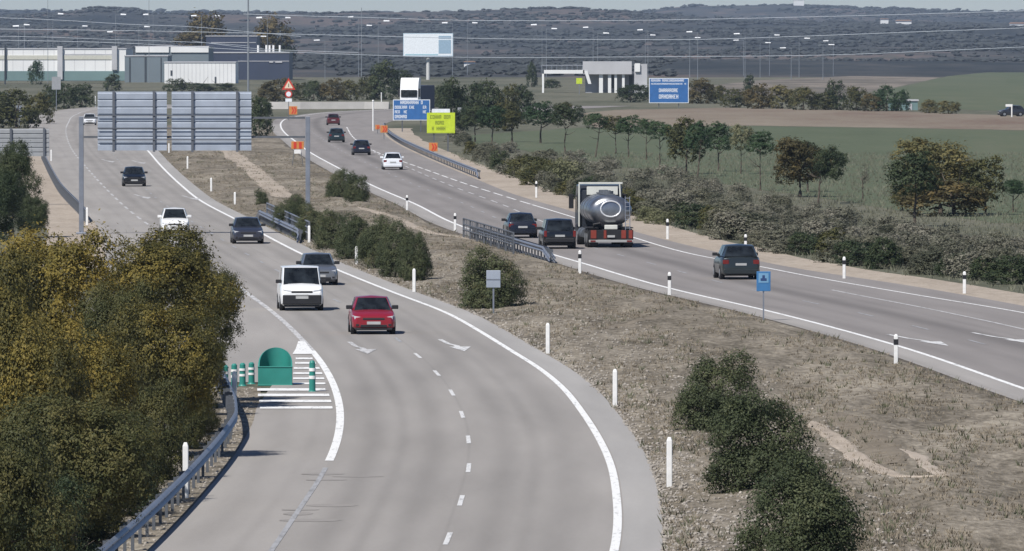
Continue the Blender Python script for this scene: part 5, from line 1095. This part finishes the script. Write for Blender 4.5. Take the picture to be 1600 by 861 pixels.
# ------------------------------------------------------------------ street lamps
M_pole = mat('lamp pole', (.24, .26, .28), .6, .2); M_head = mat('lamp head', (.85, .86, .86), .35, 0)
lamps = [(25,41,1),(42,39,-1),(95,22,-1),(133,41,-1),(172,50,1),(193,23,-1),(228,23,1),(230,42,-1),(303,25,1),(340,25,-1),(405,28,1),(450,28,-1),(412,57,-1),(495,63,1),(548,27,1),(577,40,-1),(604,33,-1),(695,36,1),(742,36,-1),(834,39,1),(866,45,-1),(915,43,1),(947,52,-1),(1000,47,1),(1020,55,-1),(1077,50,1),(1090,59,-1),(1151,53,1),(1150,63,1),(1200,67,-1),(1214,55,-1),(1223,75,1),(1261,60,-1),(1290,64,1),(1299,70,-1)]
lamps.sort(); first = None
for i, (x, y, sd) in enumerate(lamps):
    D = 2450 + (i*137) % 420; z = zp(y, D); X0 = bpt(x, D)
    if first is None:
        first = empty('street_lamp', (0, 0, 0), 0, 'x', 'street lamp'); mb = MB(); mb.tube((0, 0, 0), (0, 0, 1), .09, .06, 8); mb.build('pole', M_pole, first)
        mb = MB(); mb.box(-1.9, 0, -.05, .05, .994, 1.0); mb.build('arm', M_pole, first)
        mb = MB(); mb.loft([[(-1.5, -.22, .995), (-1.5, .22, .995), (-1.5, .15, 1.02), (-1.5, -.15, 1.02)], [(-3.1, -.2, .995), (-3.1, .2, .995), (-3.1, .1, 1.012), (-3.1, -.1, 1.012)]]); mb.build('lamp_head', M_head, first); o = first
    else: o = copy_tree(first)
    tag(o, 'tall far street lamp, %s from the left along the horizon' % NTH[i], 'street lamp', 'tall street lamps')
    o.location = (X0 + sd*2.3, D, 0); o.scale = (sd, 1, z)
# tall masts and power lines
for i, (x, D, yb, yt, r_) in enumerate([(388, 1950, 0, -30, .22), (565, 2100, 0, 12, .10), (75, 2300, 0, -20, .07), (233, 2300, 0, -20, .07), (8, 2250, 0, 70, .2)]):
    mb = MB(); mb.tube((0, 0, 0), (0, 0, zp(yt, D)), r_, r_*.7, 8)
    if i == 0: mb.box(-1.6, 1.6, -.06, .06, zp(-24, D), zp(-24, D)+.15)
    tag(mb.build('power_pole', M_pole if i != 4 else M_rib, loc=(bpt(x, D), D, 0)), ['tall grey power pole rising above the frame behind the sign backs', 'slender pale mast left of the billboard', 'thin mast at the far left above the warehouse', 'thin mast above the grey warehouse', 'dark mast at the left end of the warehouse'][i], 'power pole')
wires = [[(380,22),(470,25),(560,27),(680,31),(800,32.5),(990,32),(1200,28),(1400,23),(1700,14)], [(-50,45),(200,48),(400,52),(600,57),(740,60),(850,61.5),(1050,62),(1140,60.5),(1300,55),(1430,50),(1700,40)],
         [(-50,62),(180,67),(400,79),(520,84),(640,88),(780,90),(990,89),(1200,87.5),(1330,85),(1450,80),(1700,69)], [(-50,26),(80,31),(200,38),(300,42),(390,50),(470,57)], [(300,64),(400,76),(520,81),(560,82)],
         [(-50,56),(70,58),(150,61),(300,66),(390,72)]]
M_wire = mat('aluminium wire', (.48, .52, .56), .4, .3)
wl = ['topmost pale power line crossing the right two thirds of the skyline', 'middle pale power line sagging across the whole picture', 'lowest pale power line sagging across the whole picture', 'upper power line descending from the left edge to the grey pole', 'short power line span near the blue hall', 'thin power line above the white warehouse']
for i, wpts in enumerate(wires):
    D = 1700 + i*60; P = [PD(x, y, D) for x, y in wpts]; pts = []
    PP = [P[0]]+P+[P[-1]]
    for k in range(1, len(PP)-2):
        for j in range(6):
            t = j/6; p0, p1, p2, p3 = PP[k-1:k+3]; pts.append(0.5*((2*p1)+(p2-p0)*t+(2*p0-5*p1+4*p2-p3)*t*t+(3*p1-p0-3*p2+p3)*t**3))
    pts.append(P[-1]); mb = MB(); o0 = pts[0].copy(); mb.path([q_-o0 for q_ in pts], .055, 5); tag(mb.build('power_line', M_wire, loc=o0), wl[i], 'power line', 'power lines')
# ------------------------------------------------------------------ haze
mb = MB(); mb.box(-1750, 1750, -85, 16600, -1, 95); hzo = mb.build('haze', None or bpy.data.materials.new('haze'))
hm = hzo.data.materials[0]; hm.use_nodes = True; n = hm.node_tree
for x in list(n.nodes):
    if x.type == 'BSDF_PRINCIPLED': n.nodes.remove(x)
pv = n.nodes.new('ShaderNodeVolumePrincipled'); pv.inputs['Color'].default_value = (.66, .80, 1, 1); pv.inputs['Density'].default_value = HAZE; pv.inputs['Anisotropy'].default_value = 0.1
n.links.new(pv.outputs[0], n.nodes['Material Output'].inputs['Volume']); hzo['kind'] = 'stuff'; tag(hzo, 'thin pale haze lying over the plain and the far hills', 'haze')
